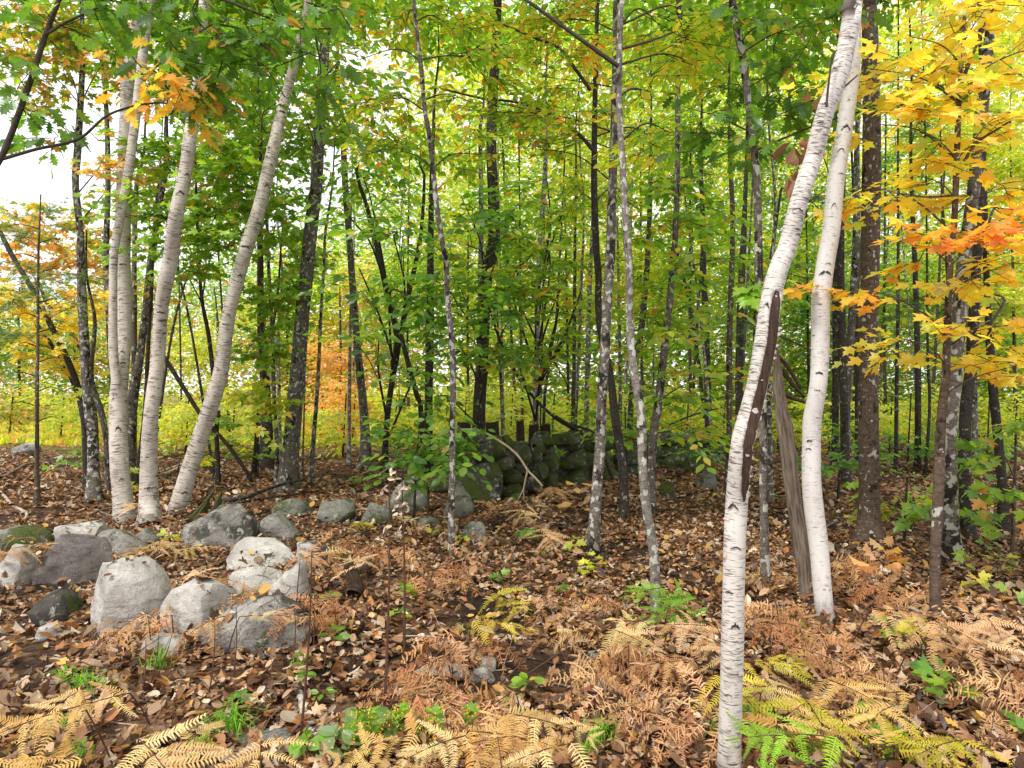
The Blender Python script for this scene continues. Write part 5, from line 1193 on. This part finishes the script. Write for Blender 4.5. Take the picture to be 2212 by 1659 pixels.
def fern(px, py, kind, size=.5, az=None, h=None):
    """a bracken plant: stalk, midrib and pairs of leaflets"""
    dead = kind == 'rust'
    if h is None: h = rng.uniform(.10, .24) if dead else rng.uniform(.16, .34)
    d = gd(px, py, h); c = np.array([X(px, d), d, float(gh(X(px, d), d)) + h])
    if az is None: az = rng.uniform(0, 2 * math.pi)
    hd = np.array([math.cos(az), math.sin(az), 0])
    tilt = rng.normal(-.02, .10) if not dead else rng.normal(-.15, .25)
    b0 = c - hd * size * .45; b0[2] += -tilt * size * .4
    foot = b0 - hd * h * rng.uniform(.1, .5); foot[2] = float(gh(foot[0], foot[1])) - .02
    root = link('bracken_fern', None, None, foot); root.empty_display_size = .1
    tag(root, near(px, py, FWORD[kind]), 'fern', 'bracken ferns on the forest floor')
    sag = .16 if not dead else .35
    def rach(t): return b0 + hd * size * t + np.array([0, 0, tilt * size * t + size * (.10 * t - sag * t * t)])
    pts = np.vstack([catmull([foot, (foot + b0) / 2 + np.array([0, 0, .02]), b0], 5)[:-1], [rach(t) for t in np.linspace(0, 1, 7)]])
    V, Fc, _ = tube(pts, np.linspace(.0042, .0012, len(pts)), 4, 0, False)
    A = Acc(); A.add(V, Fc); link('stalk', A.mesh('stalk', M['stem'], foot), root)
    cs = [lin(q) for q in FCOL[kind]]; base = cs[rng.integers(len(cs))]
    n = 7 if size > .36 else 6
    st = 'curl' if dead else ('green' if kind == 'green' else 'flat')
    lat = np.array([-hd[1], hd[0], 0])
    for i in range(n):
        t = .02 + .86 * (i / (n - 1)) ** .9
        L = size * (.56 * (1 - t) ** .85 + .07)
        for s in ((-1, 1) if i < n - 1 else (-1, 1, 0)):
            if rng.random() < .08: continue
            ang = (1.15 - .35 * t) * s + rng.normal(0, .15 if not dead else .35)
            dr = hd * math.cos(ang) + lat * math.sin(ang); dr = dr + np.array([0, 0, rng.normal(-.12, .24) if not dead else rng.normal(-.45, .5)])
            up = np.array([0, 0, 1.0]) + rng.normal(0, .32 if not dead else .5, 3) - np.array([0, .25, 0])
            Rm = frames(dr[None], up[None])[0]; p = rach(t) - foot
            o = bpy.data.objects.new('pinna', PIN[st][rng.integers(7)]); COL.objects.link(o); o.parent = root
            Mx = Matrix.Identity(4)
            for r in range(3):
                for q in range(3): Mx[r][q] = Rm[r][q] * L
                Mx[r][3] = p[r]
            o.matrix_local = Mx
            o.color = (*np.clip(base * rng.normal(1, .13) * rng.normal(1, .04, 3) * (np.array([.78, .66, .55]) if rng.random() < .2 else 1), .01, .9), 1)
FERNS = {'rust': [(400, 1290), (330, 1335), (470, 1310), (262, 1352), (440, 1345), (540, 1290), (600, 1318), (645, 1300), (520, 1255), (690, 1330), (722, 1292), (360, 1300), (300, 1310), (750, 1165), (790, 1190), (722, 1205), (845, 1185), (900, 1205), (930, 1242), (1020, 1200), (990, 1232),
   (1072, 1092), (1105, 1085), (1040, 1105), (1180, 1290), (1212, 1320), (1300, 1292), (1232, 1362), (1385, 1465), (1332, 1442), (1430, 1502), (1400, 1532), (930, 1432), (900, 1482), (960, 1512), (1012, 1522), (1062, 1542), (1000, 1560), (870, 1455), (1040, 1395), (1340, 1400), (1300, 1470),
   (1640, 1232), (1692, 1242), (1642, 1302), (1702, 1312), (1742, 1342), (1782, 1382), (1832, 1262), (1882, 1232), (1852, 1212), (1902, 1272), (1962, 1292), (1802, 1420), (1872, 1422), (1932, 1452), (1670, 1340), (1720, 1380), (1522, 1560), (2200, 1480), (2150, 1520)],
 'tan': [(425, 1240), (575, 1330), (680, 1200), (770, 1212), (1200, 1062), (1182, 1160), (1450, 1432), (1512, 1372), (1480, 1350), (1542, 1392), (1962, 1322), (2002, 1352), (2082, 1372), (2152, 1362), (2192, 1402), (2060, 1400), (2120, 1330), (1240, 1060), (60, 1180), (30, 1160), (1365, 1350)],
 'gold': [(300, 1188), (345, 1178), (425, 1182), (880, 1122), (1160, 1092), (1132, 1112), (1332, 1342), (1372, 1382), (1660, 1482), (1722, 1532), (1642, 1542), (1842, 1492), (1832, 1562), (1902, 1542), (285, 1090), (60, 1562), (112, 1532), (30, 1602), (205, 1520), (332, 1632), (402, 1602), (562, 1652), (802, 1612), (862, 1642), (942, 1612),
   (1042, 1602), (1102, 1592), (1152, 1632), (1082, 1650), (1182, 1562), (1890, 1500), (80, 1640)],
 'lime': [(1102, 1302), (1082, 1346), (1642, 1432), (1702, 1422), (1982, 1602), (2032, 1612), (1600, 1500), (1770, 1560), (780, 1130)],
 'green': [(1392, 1278), (1452, 1302), (1474, 1290), (1702, 1590), (1652, 1600), (1430, 1330)]}
FSIZE = {'rust': (.40, .58), 'tan': (.32, .48), 'gold': (.27, .43), 'lime': (.32, .46), 'green': (.32, .44)}
for kind, lst in FERNS.items():
    for px, py in lst: fern(px, py, kind, rng.uniform(*FSIZE[kind]))

# ------------------------------------------------------------------ seedlings, grass tufts, flowers
def plant(px, py, n, leaf, pal, size, h, what, cat='seedling', name='seedling', spread=.6):
    """a small plant: stem and a whorl of single leaves"""
    f = on_ground(px, py); root = link(name, None, None, f); root.empty_display_size = .05
    tag(root, near(px, py, what), cat, 'small plants of the forest floor')
    top = np.array([rng.normal(0, .03), rng.normal(0, .03), h])
    V, Fc, _ = tube(catmull([(0, 0, -.02), top * .5 + rng.normal(0, .01, 3), top], 5), np.linspace(.0028, .0012, 5), 4, 0, False)
    A = Acc(); A.add(V, Fc); link('stem', A.mesh('stem', M['stem']), root)
    C = colours(pal, n)
    for i in range(n):
        a = i * 2.4 + rng.normal(0, .3); q = rng.uniform(.5, 1.0)
        dl = np.array([math.cos(a), math.sin(a), rng.normal(.05, .25)]); up = np.array([0, -.3, 1.0]) + rng.normal(0, .3, 3)
        Rm = frames(dl[None], up[None])[0]; s_ = size * rng.uniform(.7, 1.15)
        p = top * q + Rm[:, 1] * s_ * spread * rng.random()
        o = bpy.data.objects.new('leaf', leaf_mesh(leaf)); COL.objects.link(o); o.parent = root
        Mx = Matrix.Identity(4)
        for r in range(3):
            for c in range(3): Mx[r][c] = Rm[r][c] * s_
            Mx[r][3] = p[r]
        o.matrix_local = Mx; o.color = (*C[i], 1)
PAL['fresh'] = [(.5, (.20, .42, .04)), (.3, (.28, .48, .05)), (.2, (.13, .32, .05))]
PAL['sage'] = [(.6, (.26, .38, .17)), (.4, (.20, .34, .10))]
PAL['tanleaf'] = [(.6, (.56, .30, .10)), (.4, (.62, .40, .16))]
for a in [(770, 1052, 9, 'maple', 'fresh', .09, .16), (722, 1210, 6, 'oval', 'fresh', .08, .10), (700, 1312, 6, 'oval', 'fresh', .07, .08), (712, 1392, 7, 'oval', 'fresh', .075, .08), (650, 1475, 7, 'oval', 'green', .06, .06), (690, 1512, 8, 'oval', 'fresh', .06, .05), (495, 1532, 5, 'maple', 'fresh', .07, .05),
          (885, 1320, 9, 'maple', 'green', .075, .20), (870, 1350, 5, 'maple', 'fresh', .06, .10), (1130, 1182, 10, 'maple', 'fresh', .10, .18), (1115, 1085, 7, 'maple_s', 'green', .10, .12), (1080, 1262, 5, 'maple', 'fresh', .08, .10), (1240, 1200, 5, 'maple', 'ygreen', .10, .16), (1268, 1255, 9, 'maple', 'ygreen', .09, .18), (1290, 1232, 6, 'maple', 'ygreen', .08, .14),
          (1175, 1210, 5, 'oval', 'green', .06, .08), (1140, 1505, 10, 'oval', 'green', .07, .07), (1112, 1525, 7, 'oval', 'fresh', .06, .05), (1210, 1290, 4, 'maple', 'fresh', .07, .10), (1600, 1600, 9, 'maple', 'green', .10, .18), (1640, 1580, 8, 'oval', 'fresh', .09, .16), (1560, 1630, 7, 'maple', 'deep', .09, .08),
          (1990, 1420, 8, 'maple', 'ygreen', .10, .22), (1930, 1405, 7, 'maple', 'fresh', .09, .16), (2015, 1520, 9, 'maple', 'fresh', .095, .20), (2060, 1545, 6, 'maple', 'green', .09, .16), (2110, 1290, 8, 'maple', 'ygreen', .09, .16), (2160, 1260, 9, 'maple', 'green', .10, .26), (2080, 1250, 7, 'maple', 'ygreen', .09, .2), (2190, 1320, 6, 'maple', 'green', .09, .14),
          (2195, 1600, 8, 'oval', 'fresh', .09, .12), (1525, 1090, 7, 'oval', 'ygreen', .10, .12), (1660, 1080, 8, 'oval', 'green', .12, .12), (1720, 1400, 6, 'oval', 'green', .07, .12), (985, 1178, 4, 'maple', 'ygreen', .08, .08), (925, 1165, 4, 'oval', 'green', .08, .06), (372, 1185, 8, 'oval', 'ygreen', .09, .16), (455, 1140, 5, 'oval', 'fresh', .07, .06), (170, 1030, 9, 'maple_s', 'fresh', .12, .3), (245, 1040, 6, 'maple_s', 'green', .11, .2), (1050, 1048, 6, 'oval', 'deep', .1, .06), (2130, 1200, 8, 'maple', 'green', .10, .2), (2070, 1120, 7, 'maple_s', 'green', .11, .2)]:
    plant(*a, 'small green seedling' if a[4] != 'ygreen' else 'small yellowing seedling')
for a in [(785, 1602, 9, 'oval', 'sage', .13, .08), (840, 1590, 8, 'oval', 'sage', .10, .08), (740, 1625, 8, 'oval', 'sage', .10, .10), (680, 1640, 9, 'oval', 'fresh', .09, .12)]:
    plant(*a, 'pale grey-green broad-leaved plant', 'plant', 'leafy_plant')
plant(1250, 1165, 8, 'oval', 'tanleaf', .15, .62, 'thin sapling with withered tan leaves', 'sapling', 'withered_sapling', .9)
plant(1912, 1300, 11, 'curl2', 'tanleaf', .15, .45, 'sapling with large curled tan leaves', 'sapling', 'withered_sapling', .7)

def tuft(px, py, n, l, pal='fresh', name='grass_tuft'):
    f = on_ground(px, py); A = Acc(); C = colours(pal, n)
    for i in range(n):
        a = rng.uniform(0, 6.28); o = np.array([rng.normal(0, .025), rng.normal(0, .025), 0]); L = l * rng.uniform(.5, 1.2); lean = rng.uniform(.2, .9)
        hd = np.array([math.cos(a), math.sin(a), 0]); sd_ = np.array([-hd[1], hd[0], 0]) * .003
        p1 = o + hd * L * lean * .35 + np.array([0, 0, L * .6]); p2 = o + hd * L * lean + np.array([0, 0, L * (.75 - .35 * lean)])
        A.add([o - sd_, o + sd_, p1 + sd_, p1 - sd_, p2], [(0, 1, 2), (0, 2, 3), (3, 2, 4)], C[i])
    o = link(name, A.mesh('grass_blades', M['grass'], col=True), None, f)
    tag(o, near(px, py, 'tuft of bright green grass'), 'grass', 'grass tufts between the fallen leaves')
for px, py, n, l in [(178, 1490, 60, .14), (140, 1470, 40, .10), (347, 1448, 26, .16), (330, 1450, 14, .14), (505, 1590, 60, .20), (470, 1580, 30, .14), (128, 1580, 30, .10), (860, 1585, 40, .16), (900, 1600, 30, .14), (820, 1580, 20, .14), (1290, 1610, 40, .14), (1310, 1590, 30, .12), (640, 1440, 14, .12), (180, 1640, 30, .12), (440, 1630, 30, .14), (1260, 1640, 30, .12), (210, 1500, 30, .1), (1010, 1370, 14, .1)]:
    tuft(px, py, n, l)
def goldenrod(px, py, h):
    f = on_ground(px, py); root = link('goldenrod', None, None, f); root.empty_display_size = .05
    tag(root, near(px, py, 'goldenrod sprig with tiny yellow flowers'), 'flower', 'goldenrod along the bottom edge')
    top = np.array([rng.normal(0, .03), rng.normal(0, .04), h]); Q = catmull([(0, 0, -.02), top * .55, top], 6)
    V, Fc, _ = tube(Q, np.linspace(.003, .0012, 6), 4, 0, False); A = Acc(); A.add(V, Fc, (.16, .26, .06)); link('stem', A.mesh('stem', M['leaf'], col=True), root)
    n = 26; P = np.array([Q[rng.integers(1, 6)] for _ in range(n)]); a = rng.uniform(0, 6.28, n)
    B_ = Acc(); add_leaves(B_, 'ell', P, frames(np.stack([np.cos(a), np.sin(a), rng.normal(.3, .2, n)], -1), np.tile([0, 0, 1.0], (n, 1)) + rng.normal(0, .2, (n, 3))), np.full(n, .05), colours('fresh', n)); link('leaves', B_.mesh('leaves', M['leaf'], col=True), root)
    n = 90; t = rng.uniform(.55, 1.05, n); P = top * t[:, None] + rng.normal(0, 1, (n, 3)) * np.array([.035, .035, .015]) * (1.3 - t)[:, None] * 2
    B_ = Acc(); add_leaves(B_, 'kite', P, frames(rng.normal(size=(n, 3)), rng.normal(size=(n, 3))), np.full(n, .013), np.clip(rng.normal(1, .1, (n, 1)) * np.array([.80, .60, .03]), 0, .9)); fl = link('flowers', B_.mesh('flowers', M['leaf'], col=True), root); fl['kind'] = 'stuff'
for a in [(760, 1640, .20), (800, 1650, .22), (870, 1600, .18), (950, 1645, .22), (1020, 1620, .16), (1880, 1630, .18), (1900, 1600, .16), (1920, 1650, .14), (1960, 1655, .14), (1730, 1640, .16)]: goldenrod(*a)

# ------------------------------------------------------------------ sticks, logs, stumps, dry stalks
def stick(pts, w0, w1, label, mat='stick', name='stick', cat='stick', lift=.0, ends=None, sides=7, group='sticks lying on the forest floor', forks=0):
    """a fallen branch through picture points; each point lies on the ground plus its lift"""
    C = []
    for i, p in enumerate(pts):
        h = p[2] if len(p) > 2 else lift; d = gd(p[0], p[1], h); C.append((X(p[0], d), d, float(gh(X(p[0], d), d)) + h))
    C = np.array(C); dm = C[:, 1].mean(); Q = catmull(C, max(10, 4 * len(C))); r = np.linspace(w0, w1, len(Q)) / 2 / F * dm
    Q[:, 2] += r * .6; Q = Q + rng.normal(0, .15, Q.shape) * r[:, None]
    V, Fc, bk = tube(Q, r, sides, .10, True, 5); c0 = Q.mean(0)
    A = Acc(); A.add(V, Fc, None, bk)
    root = link(name, A.mesh(name, M[mat], c0, True, bark=True), None, c0)
    for k in range(forks):
        j = rng.integers(len(Q) // 3, len(Q) - 1); e = Q[j] + np.array([rng.normal(0, .12), rng.normal(0, .1), abs(rng.normal(0, .10)) + .02]); A = Acc()
        V, Fc, bk = tube(catmull([Q[j], (Q[j] + e) / 2 + rng.normal(0, .015, 3), e], 5), np.linspace(r[j] * .5, .0012, 5), 4, 0, False); A.add(V, Fc, None, bk)
        link('side_twig', A.mesh('side_twig', M[mat], c0, True, bark=True), root)
    tag(root, label, cat, group)
    return root
stick([(640, 1480), (650, 1512), (657, 1546), (680, 1590), (704, 1626)], 15, 24, 'short peeling white birch log near the bottom edge', 'birch', 'birch_log', 'log', sides=12, group=None)
stick([(382, 1428), (420, 1416), (459, 1404)], 20, 24, 'dark rotten bark piece in front of the wedge boulder', 'rot', 'rotten_log', 'log', sides=10, group=None)
stick([(470, 1086, .12), (530, 1076, .2), (600, 1052, .2), (660, 1036, .25)], 9, 6, 'dark fallen branch reaching from stump to grey maple', 'dark', forks=3)
stick([(440, 1100, .02), (560, 1080, .1), (690, 1062, .03)], 6, 4, 'thin dark branch lying below the fallen dark one', 'dark', forks=2)
stick([(0, 1064), (30, 1096), (58, 1112), (40, 1140)], 8, 5, 'forked bleached branch at the left edge', 'bone', forks=2)
stick([(84, 1084), (130, 1074), (178, 1066)], 8, 6, 'brown branch from the young pine foot', forks=1)
stick([(90, 1016), (130, 1018), (150, 1024)], 10, 9, 'rust-brown log piece behind the young pine', 'brown')
stick([(12, 1362), (60, 1348), (100, 1330)], 6, 4, 'straight grey stick propped by the streaked rock')
stick([(2, 1040), (60, 1010), (110, 1000)], 7, 5, 'long branch across the leafy opening', forks=2)
stick([(342, 1032), (390, 1016), (440, 1008)], 9, 7, 'pale log piece between middle and leaning birches', 'bone')
stick([(345, 1024), (385, 1008), (412, 998)], 6, 4, 'thin pale stick behind the pale log piece', 'bone')
stick([(800, 1222), (775, 1236), (762, 1242)], 22, 20, 'short reddish log end on the rotten stub', 'brown', 'broken_log', 'log', lift=.06, sides=10, group=None)
stick([(770, 1300, .0), (768, 1270, .08), (758, 1240, .16), (752, 1225, .2)], 34, 20, 'dark rotten stub beside the short reddish log', 'rot', 'rotten_stub', 'stump', sides=12, group=None)
stick([(1000, 1600), (1080, 1578), (1150, 1585), (1230, 1588)], 7, 5, 'dark branch lying across the bottom middle', 'dark', forks=2)
stick([(1230, 1588), (1330, 1582), (1420, 1575)], 7, 4, 'dark branch continuing right along the bottom', 'dark', forks=1)
stick([(1400, 1572), (1460, 1540), (1540, 1500)], 5, 4, 'thin grey stick left of the wounded birch foot', forks=1)
stick([(910, 1202), (990, 1196), (1060, 1192)], 6, 4, 'dark stick beside the speckled sapling foot', 'dark')
stick([(1214, 1240), (1290, 1215), (1375, 1190)], 8, 6, 'dark root-like branch near the white-ringed maple', 'dark', forks=1)
stick([(1210, 1150), (1260, 1126), (1300, 1110)], 12, 9, 'mossy branch left of the white-ringed maple', 'dark')
stick([(1080, 1480, .02), (1130, 1430, .16), (1165, 1392, .26)], 4, 2.5, 'reddish dead stem slanting over the bare soil', 'stem')
stick([(1120, 1472, .02), (1180, 1430, .12), (1230, 1398, .2)], 4, 2.5, 'second reddish dead stem slanting over bare soil', 'stem')
stick([(1600, 1470), (1545, 1510), (1480, 1545)], 5, 3, 'thin twig passing behind the wounded birch', forks=1)
stick([(1880, 1290), (1930, 1300), (1980, 1305)], 7, 5, 'pale stick lying right of the clean birch', 'bone')
stick([(2090, 1250), (2140, 1285), (2200, 1300)], 9, 6, 'dark rotten branch right of the silvery maple', 'dark', forks=2)
stick([(1760, 1160), (1800, 1130), (1850, 1120)], 6, 4, 'thin branch on the slope behind the clean birch', forks=2)
stick([(1440, 1180), (1500, 1160), (1560, 1156)], 6, 4, 'thin branch on the leaves below the wall', forks=1)
stick([(1480, 1110), (1430, 1098), (1380, 1100)], 5, 3, 'short twig right of the dark leaning trunk', 'dark')
stick([(180, 1120, .02), (230, 1100, .08), (300, 1098, .02)], 5, 3, 'brittle twigs heaped by the two-stemmed birch', forks=6)
stick([(200, 1100, .02), (250, 1116, .06), (310, 1110, .02)], 4, 3, 'second heap of brittle twigs by the birch', forks=6)
stick([(500, 1540), (590, 1500), (640, 1462)], 3, 2, 'thin twig left of the white log', forks=1)
stick([(480, 1455), (560, 1430), (640, 1424)], 4, 3, 'bent twig in front of the wedge boulder', 'dark')
stick([(710, 1550), (760, 1545), (830, 1540)], 3, 2, 'thin pale straw right of the white log', 'bone')
for k in range(46):                     # loose twigs all over the floor
    px, py = rng.uniform(0, W), HOR + rng.uniform(150, 780); a = rng.normal(0, .35); l = rng.uniform(40, 110) * (py - HOR) / 500
    py = min(py, 1630)
    stick([(px - l * math.cos(a), py - l * math.sin(a) * .4), (px, py + rng.normal(0, 4)), (px + l * math.cos(a), py + l * math.sin(a) * .4)], *(rng.uniform(2.5, 5) * np.array([1, .6]) * (py - HOR) / 450), near(px, py, 'small fallen twig'), rng.choice(['stick', 'dark', 'stick', 'bone']), 'twig', 'twig', sides=5, forks=int(rng.integers(0, 3)), group='small twigs among the leaves')

# bleached dead branch arching over the wall
def free_branch(pts, d0, d1, w0, w1, label, mat, name, cat, subs=()):
    n = len(pts); dd = np.linspace(d0, d1, n); C = np.array([(X(x, q), q, Z(y, q)) for (x, y), q in zip(pts, dd)])
    Q = catmull(C, n * 5); r = np.linspace(w0, w1, len(Q)) / 2 / F * dd.mean(); V, Fc, bk = tube(Q, r, 7, .06, True, 2)
    A = Acc(); A.add(V, Fc, None, bk); o = link(name, A.mesh(name, M[mat], Q[0], True, bark=True), None, Q[0]); tag(o, label, cat)
    for p, w in subs:
        C = np.array([(X(x, d1), d1, Z(y, d1)) for x, y in p]); S = catmull(C, 8); V, Fc, bk = tube(S, np.linspace(w, w * .5, 8) / 2 / F * d1, 5, 0, True)
        A = Acc(); A.add(V, Fc, None, bk); link('side_twig', A.mesh('side_twig', M[mat], Q[0], True, bark=True), o)
    return o
free_branch([(987, 928), (1037, 931), (1090, 960), (1120, 986), (1140, 1016), (1156, 1032), (1172, 1050)], 9.6, 8.9, 6, 4, 'bleached bare branch arching over the stone wall', 'bone', 'bleached_branch', 'branch', [([(1140, 1014), (1134, 1040), (1130, 1058), (1117, 1083)], 4.5), ([(1131, 1056), (1132, 1082)], 3)])
free_branch([(820, 1025), (870, 988), (920, 965), (970, 935)], 8.3, 8.6, 5, 4, 'grey bare branch passing through the leafy bush', 'stick', 'bare_branch', 'branch', [([(880, 1015), (905, 1032), (945, 1036), (990, 1028)], 3.5)])
free_branch([(1143, 945), (1155, 985), (1168, 1030), (1176, 1066)], 9.0, 9.3, 4, 3, 'thin dark stick leaning upright against the wall', 'dark', 'leaning_stick', 'stick')
for i, (xx, w) in enumerate([((1200, 900, 1290, 965), 8), ((1230, 915, 1330, 960), 6), ((1190, 950, 1260, 930), 7), ((1330, 965, 1450, 930), 5), ((1430, 925, 1560, 880), 5), ((1450, 960, 1580, 945), 6)]):
    free_branch([(xx[0], xx[1]), ((xx[0] + xx[2]) / 2, (xx[1] + xx[3]) / 2 - 5), (xx[2], xx[3])], 11.0 + .4 * i, 11.3 + .4 * i, w, w * .6, ['bare branch leaning on the wall top', 'thin bare branch just below the leaning one', 'short dark bough lying along the wall top', 'bare twig from the wall towards the wall end', 'long bare twig slanting above the wall end', 'low bare twig along the wall end'][i], 'dark', 'bare_branch', 'branch', [([((xx[0] + xx[2]) / 2, (xx[1] + xx[3]) / 2 - 4), ((xx[0] + xx[2]) / 2 + 25, (xx[1] + xx[3]) / 2 - 30)], 3)])

# mossy split stump by the leaning birch
def stump():
    f = on_ground(440, 1128); root = link('mossy_stump', None, None, f); tag(root, 'mossy split stump leaning beside the leaning birch', 'stump')
    d = f[1]
    for a, b, w0, w1 in [((398, 1136), (462, 1056), 16, 3), ((420, 1134), (448, 1072), 22, 4), ((446, 1132), (474, 1062), 30, 5), ((466, 1132), (480, 1084), 24, 6), ((432, 1132), (436, 1094), 26, 4)]:
        P = catmull([(X(a[0], d), d, Z(a[1], d) - .03), (X((a[0] + b[0]) / 2 + 4, d), d + .03, Z((a[1] + b[1]) / 2, d)), (X(b[0], d), d + .06, Z(b[1], d))], 9)
        V, Fc, bk = tube(P, np.linspace(w0, w1, 9) / 2 / F * d, 11, .38, True, int(w0)); A = Acc(); A.add(V, Fc, None, bk)
        link('wood_splinter', A.mesh('wood_splinter', M['mossy_wood'], f, True, bark=True), root)
stump()

# tall dry stalks with pale seed heads and other dead stems
def stalk(px, py, tx, ty, w, label, seeds=0):
    f = on_ground(px, py); d = f[1]; t = np.array([X(tx, d), d + .05, Z(ty, d)]); root = link('dry_stalk', None, None, f); tag(root, label, 'stalk', 'tall dry stalks in the foreground')
    Q = catmull([f, (f + t) / 2 + np.array([.01, 0, 0]), t], 9); A = Acc(); V, Fc, _ = tube(Q, np.linspace(w, w * .35, 9) / 2 / F * d, 5, 0, True); A.add(V, Fc); link('stem', A.mesh('stem', M['stem'], f), root)
    for k in range(seeds):
        q = rng.uniform(.72, 1.02); p = f + (t - f) * q + np.array([rng.normal(0, .03), rng.normal(0, .02), 0])
        A = Acc(); dl = rng.normal(size=(3, 3)); add_leaves(A, 'curl', np.tile(p, (3, 1)), frames(dl, rng.normal(size=(3, 3))), np.full(3, rng.uniform(.02, .035)), np.tile([.66, .52, .40], (3, 1)))
        link('seed_head', A.mesh('seed_head', M['litter'], f, col=True), root)
stalk(872, 1466, 865, 1040, 7, 'tall dark dry stalk with pale seed heads, right of two', 9)
stalk(829, 1568, 837, 1030, 7.5, 'tall dark dry stalk with pale seed heads, left of two', 10)
stalk(650, 1590, 667, 1195, 6.5, 'tall dry stalk beside the white log')
for i, (a, b, c, e, w) in enumerate([(330, 1480, 362, 1376, 4), (325, 1482, 333, 1370, 3.5), (303, 1520, 303, 1390, 4), (452, 1500, 455, 1335, 4), (503, 1470, 502, 1320, 4), (633, 1425, 630, 1320, 4), (1495 - 10, 1420, 1480, 1300, 3), (1341, 1290, 1340, 1165, 4), (698, 1450, 696, 1390, 4), (1490, 1600, 1478, 1470, 3.5), (955 + 5, 1650, 962, 1560, 5), (975, 1655, 970, 1570, 5), (1395, 1650, 1392, 1545, 5), (1676, 1655, 1674, 1520, 5), (2012, 1500, 2010, 1400, 5), (2195, 1560, 2190, 1440, 5), (1240, 1610, 1222, 1390, 4), (360, 1600, 361, 1545, 4)]):
    stalk(a, b, c, e, w, near(a, b, 'thin dark upright dead stem'))

# withered leaves caught on the wounded birch
def dead_leaves(name, label, spots, size, pal):
    d = 2.62; f = np.array([X(spots[0][0], d), d, Z(spots[0][1], d)]); root = link(name, None, None, f); root.empty_display_size = .05; tag(root, label, 'dead leaves')
    A = Acc(); Q = catmull([(X(x, d), d, Z(y, d)) for x, y in spots], 8); V, Fc, _ = tube(Q, np.full(8, .0016), 4, 0, True); A.add(V, Fc); link('twig', A.mesh('twig', M['stem'], f), root)
    n = len(spots) * 2; C = colours(pal, n)
    for i in range(n):
        x, y = spots[i // 2]; p = np.array([X(x + rng.normal(0, 10), d), d - rng.uniform(0, .03), Z(y + rng.normal(0, 8), d)]) - f
        dl = np.array([rng.normal(0, .8), rng.normal(0, .4), -1 + rng.normal(0, .6)]); Rm = frames(dl[None], rng.normal(size=(1, 3)))[0]; s_ = size * rng.uniform(.7, 1.2)
        o = bpy.data.objects.new('leaf', leaf_mesh(['oak', 'curl', 'ell'][i % 3], 'litter_obj')); COL.objects.link(o); o.parent = root; Mx = Matrix.Identity(4)
        for r in range(3):
            for c in range(3): Mx[r][c] = Rm[r][c] * s_
            Mx[r][3] = p[r]
        o.matrix_local = Mx; o.color = (*C[i], 1)
PAL['deadleaf'] = [(.6, (.34, .16, .09)), (.4, (.42, .22, .13))]
PAL['deadleaf2'] = [(.4, (.30, .17, .07)), (.3, (.20, .20, .06)), (.3, (.16, .09, .05))]
dead_leaves('withered_leaves', 'withered red-brown leaves caught high on the wounded birch', [(1742, 330), (1722, 318), (1712, 312), (1728, 340), (1724, 365), (1718, 385)], .075, 'deadleaf')
dead_leaves('withered_leaves', 'withered leaves caught low on the wounded birch', [(1590, 1470), (1578, 1492), (1588, 1512), (1570, 1500)], .075, 'deadleaf2')

# ------------------------------------------------------------------ grass of the clearing
def clearing_grass():
    A = Acc(); n = 22000; d = rng.uniform(20, 36, n); px = rng.uniform(-300, 1000, n)
    P = np.stack([X(px, d), d, gh(X(px, d), d)], -1); a = rng.uniform(0, 6.28, n)
    dl = np.stack([np.cos(a) * .5, np.sin(a) * .5, np.ones(n)], -1); C = np.where(rng.random((n, 1)) < .6, colours('glow', n), colours('orange', n))
    add_leaves(A, 'kite', P, frames(dl, rng.normal(size=(n, 3))), rng.uniform(.10, .28, n), C)
    o = link('grass', A.mesh('grass', M['leaf'], col=True)); tag(o, 'yellow-green grass and bracken in the clearing far behind', 'grass', kind='stuff')
clearing_grass()
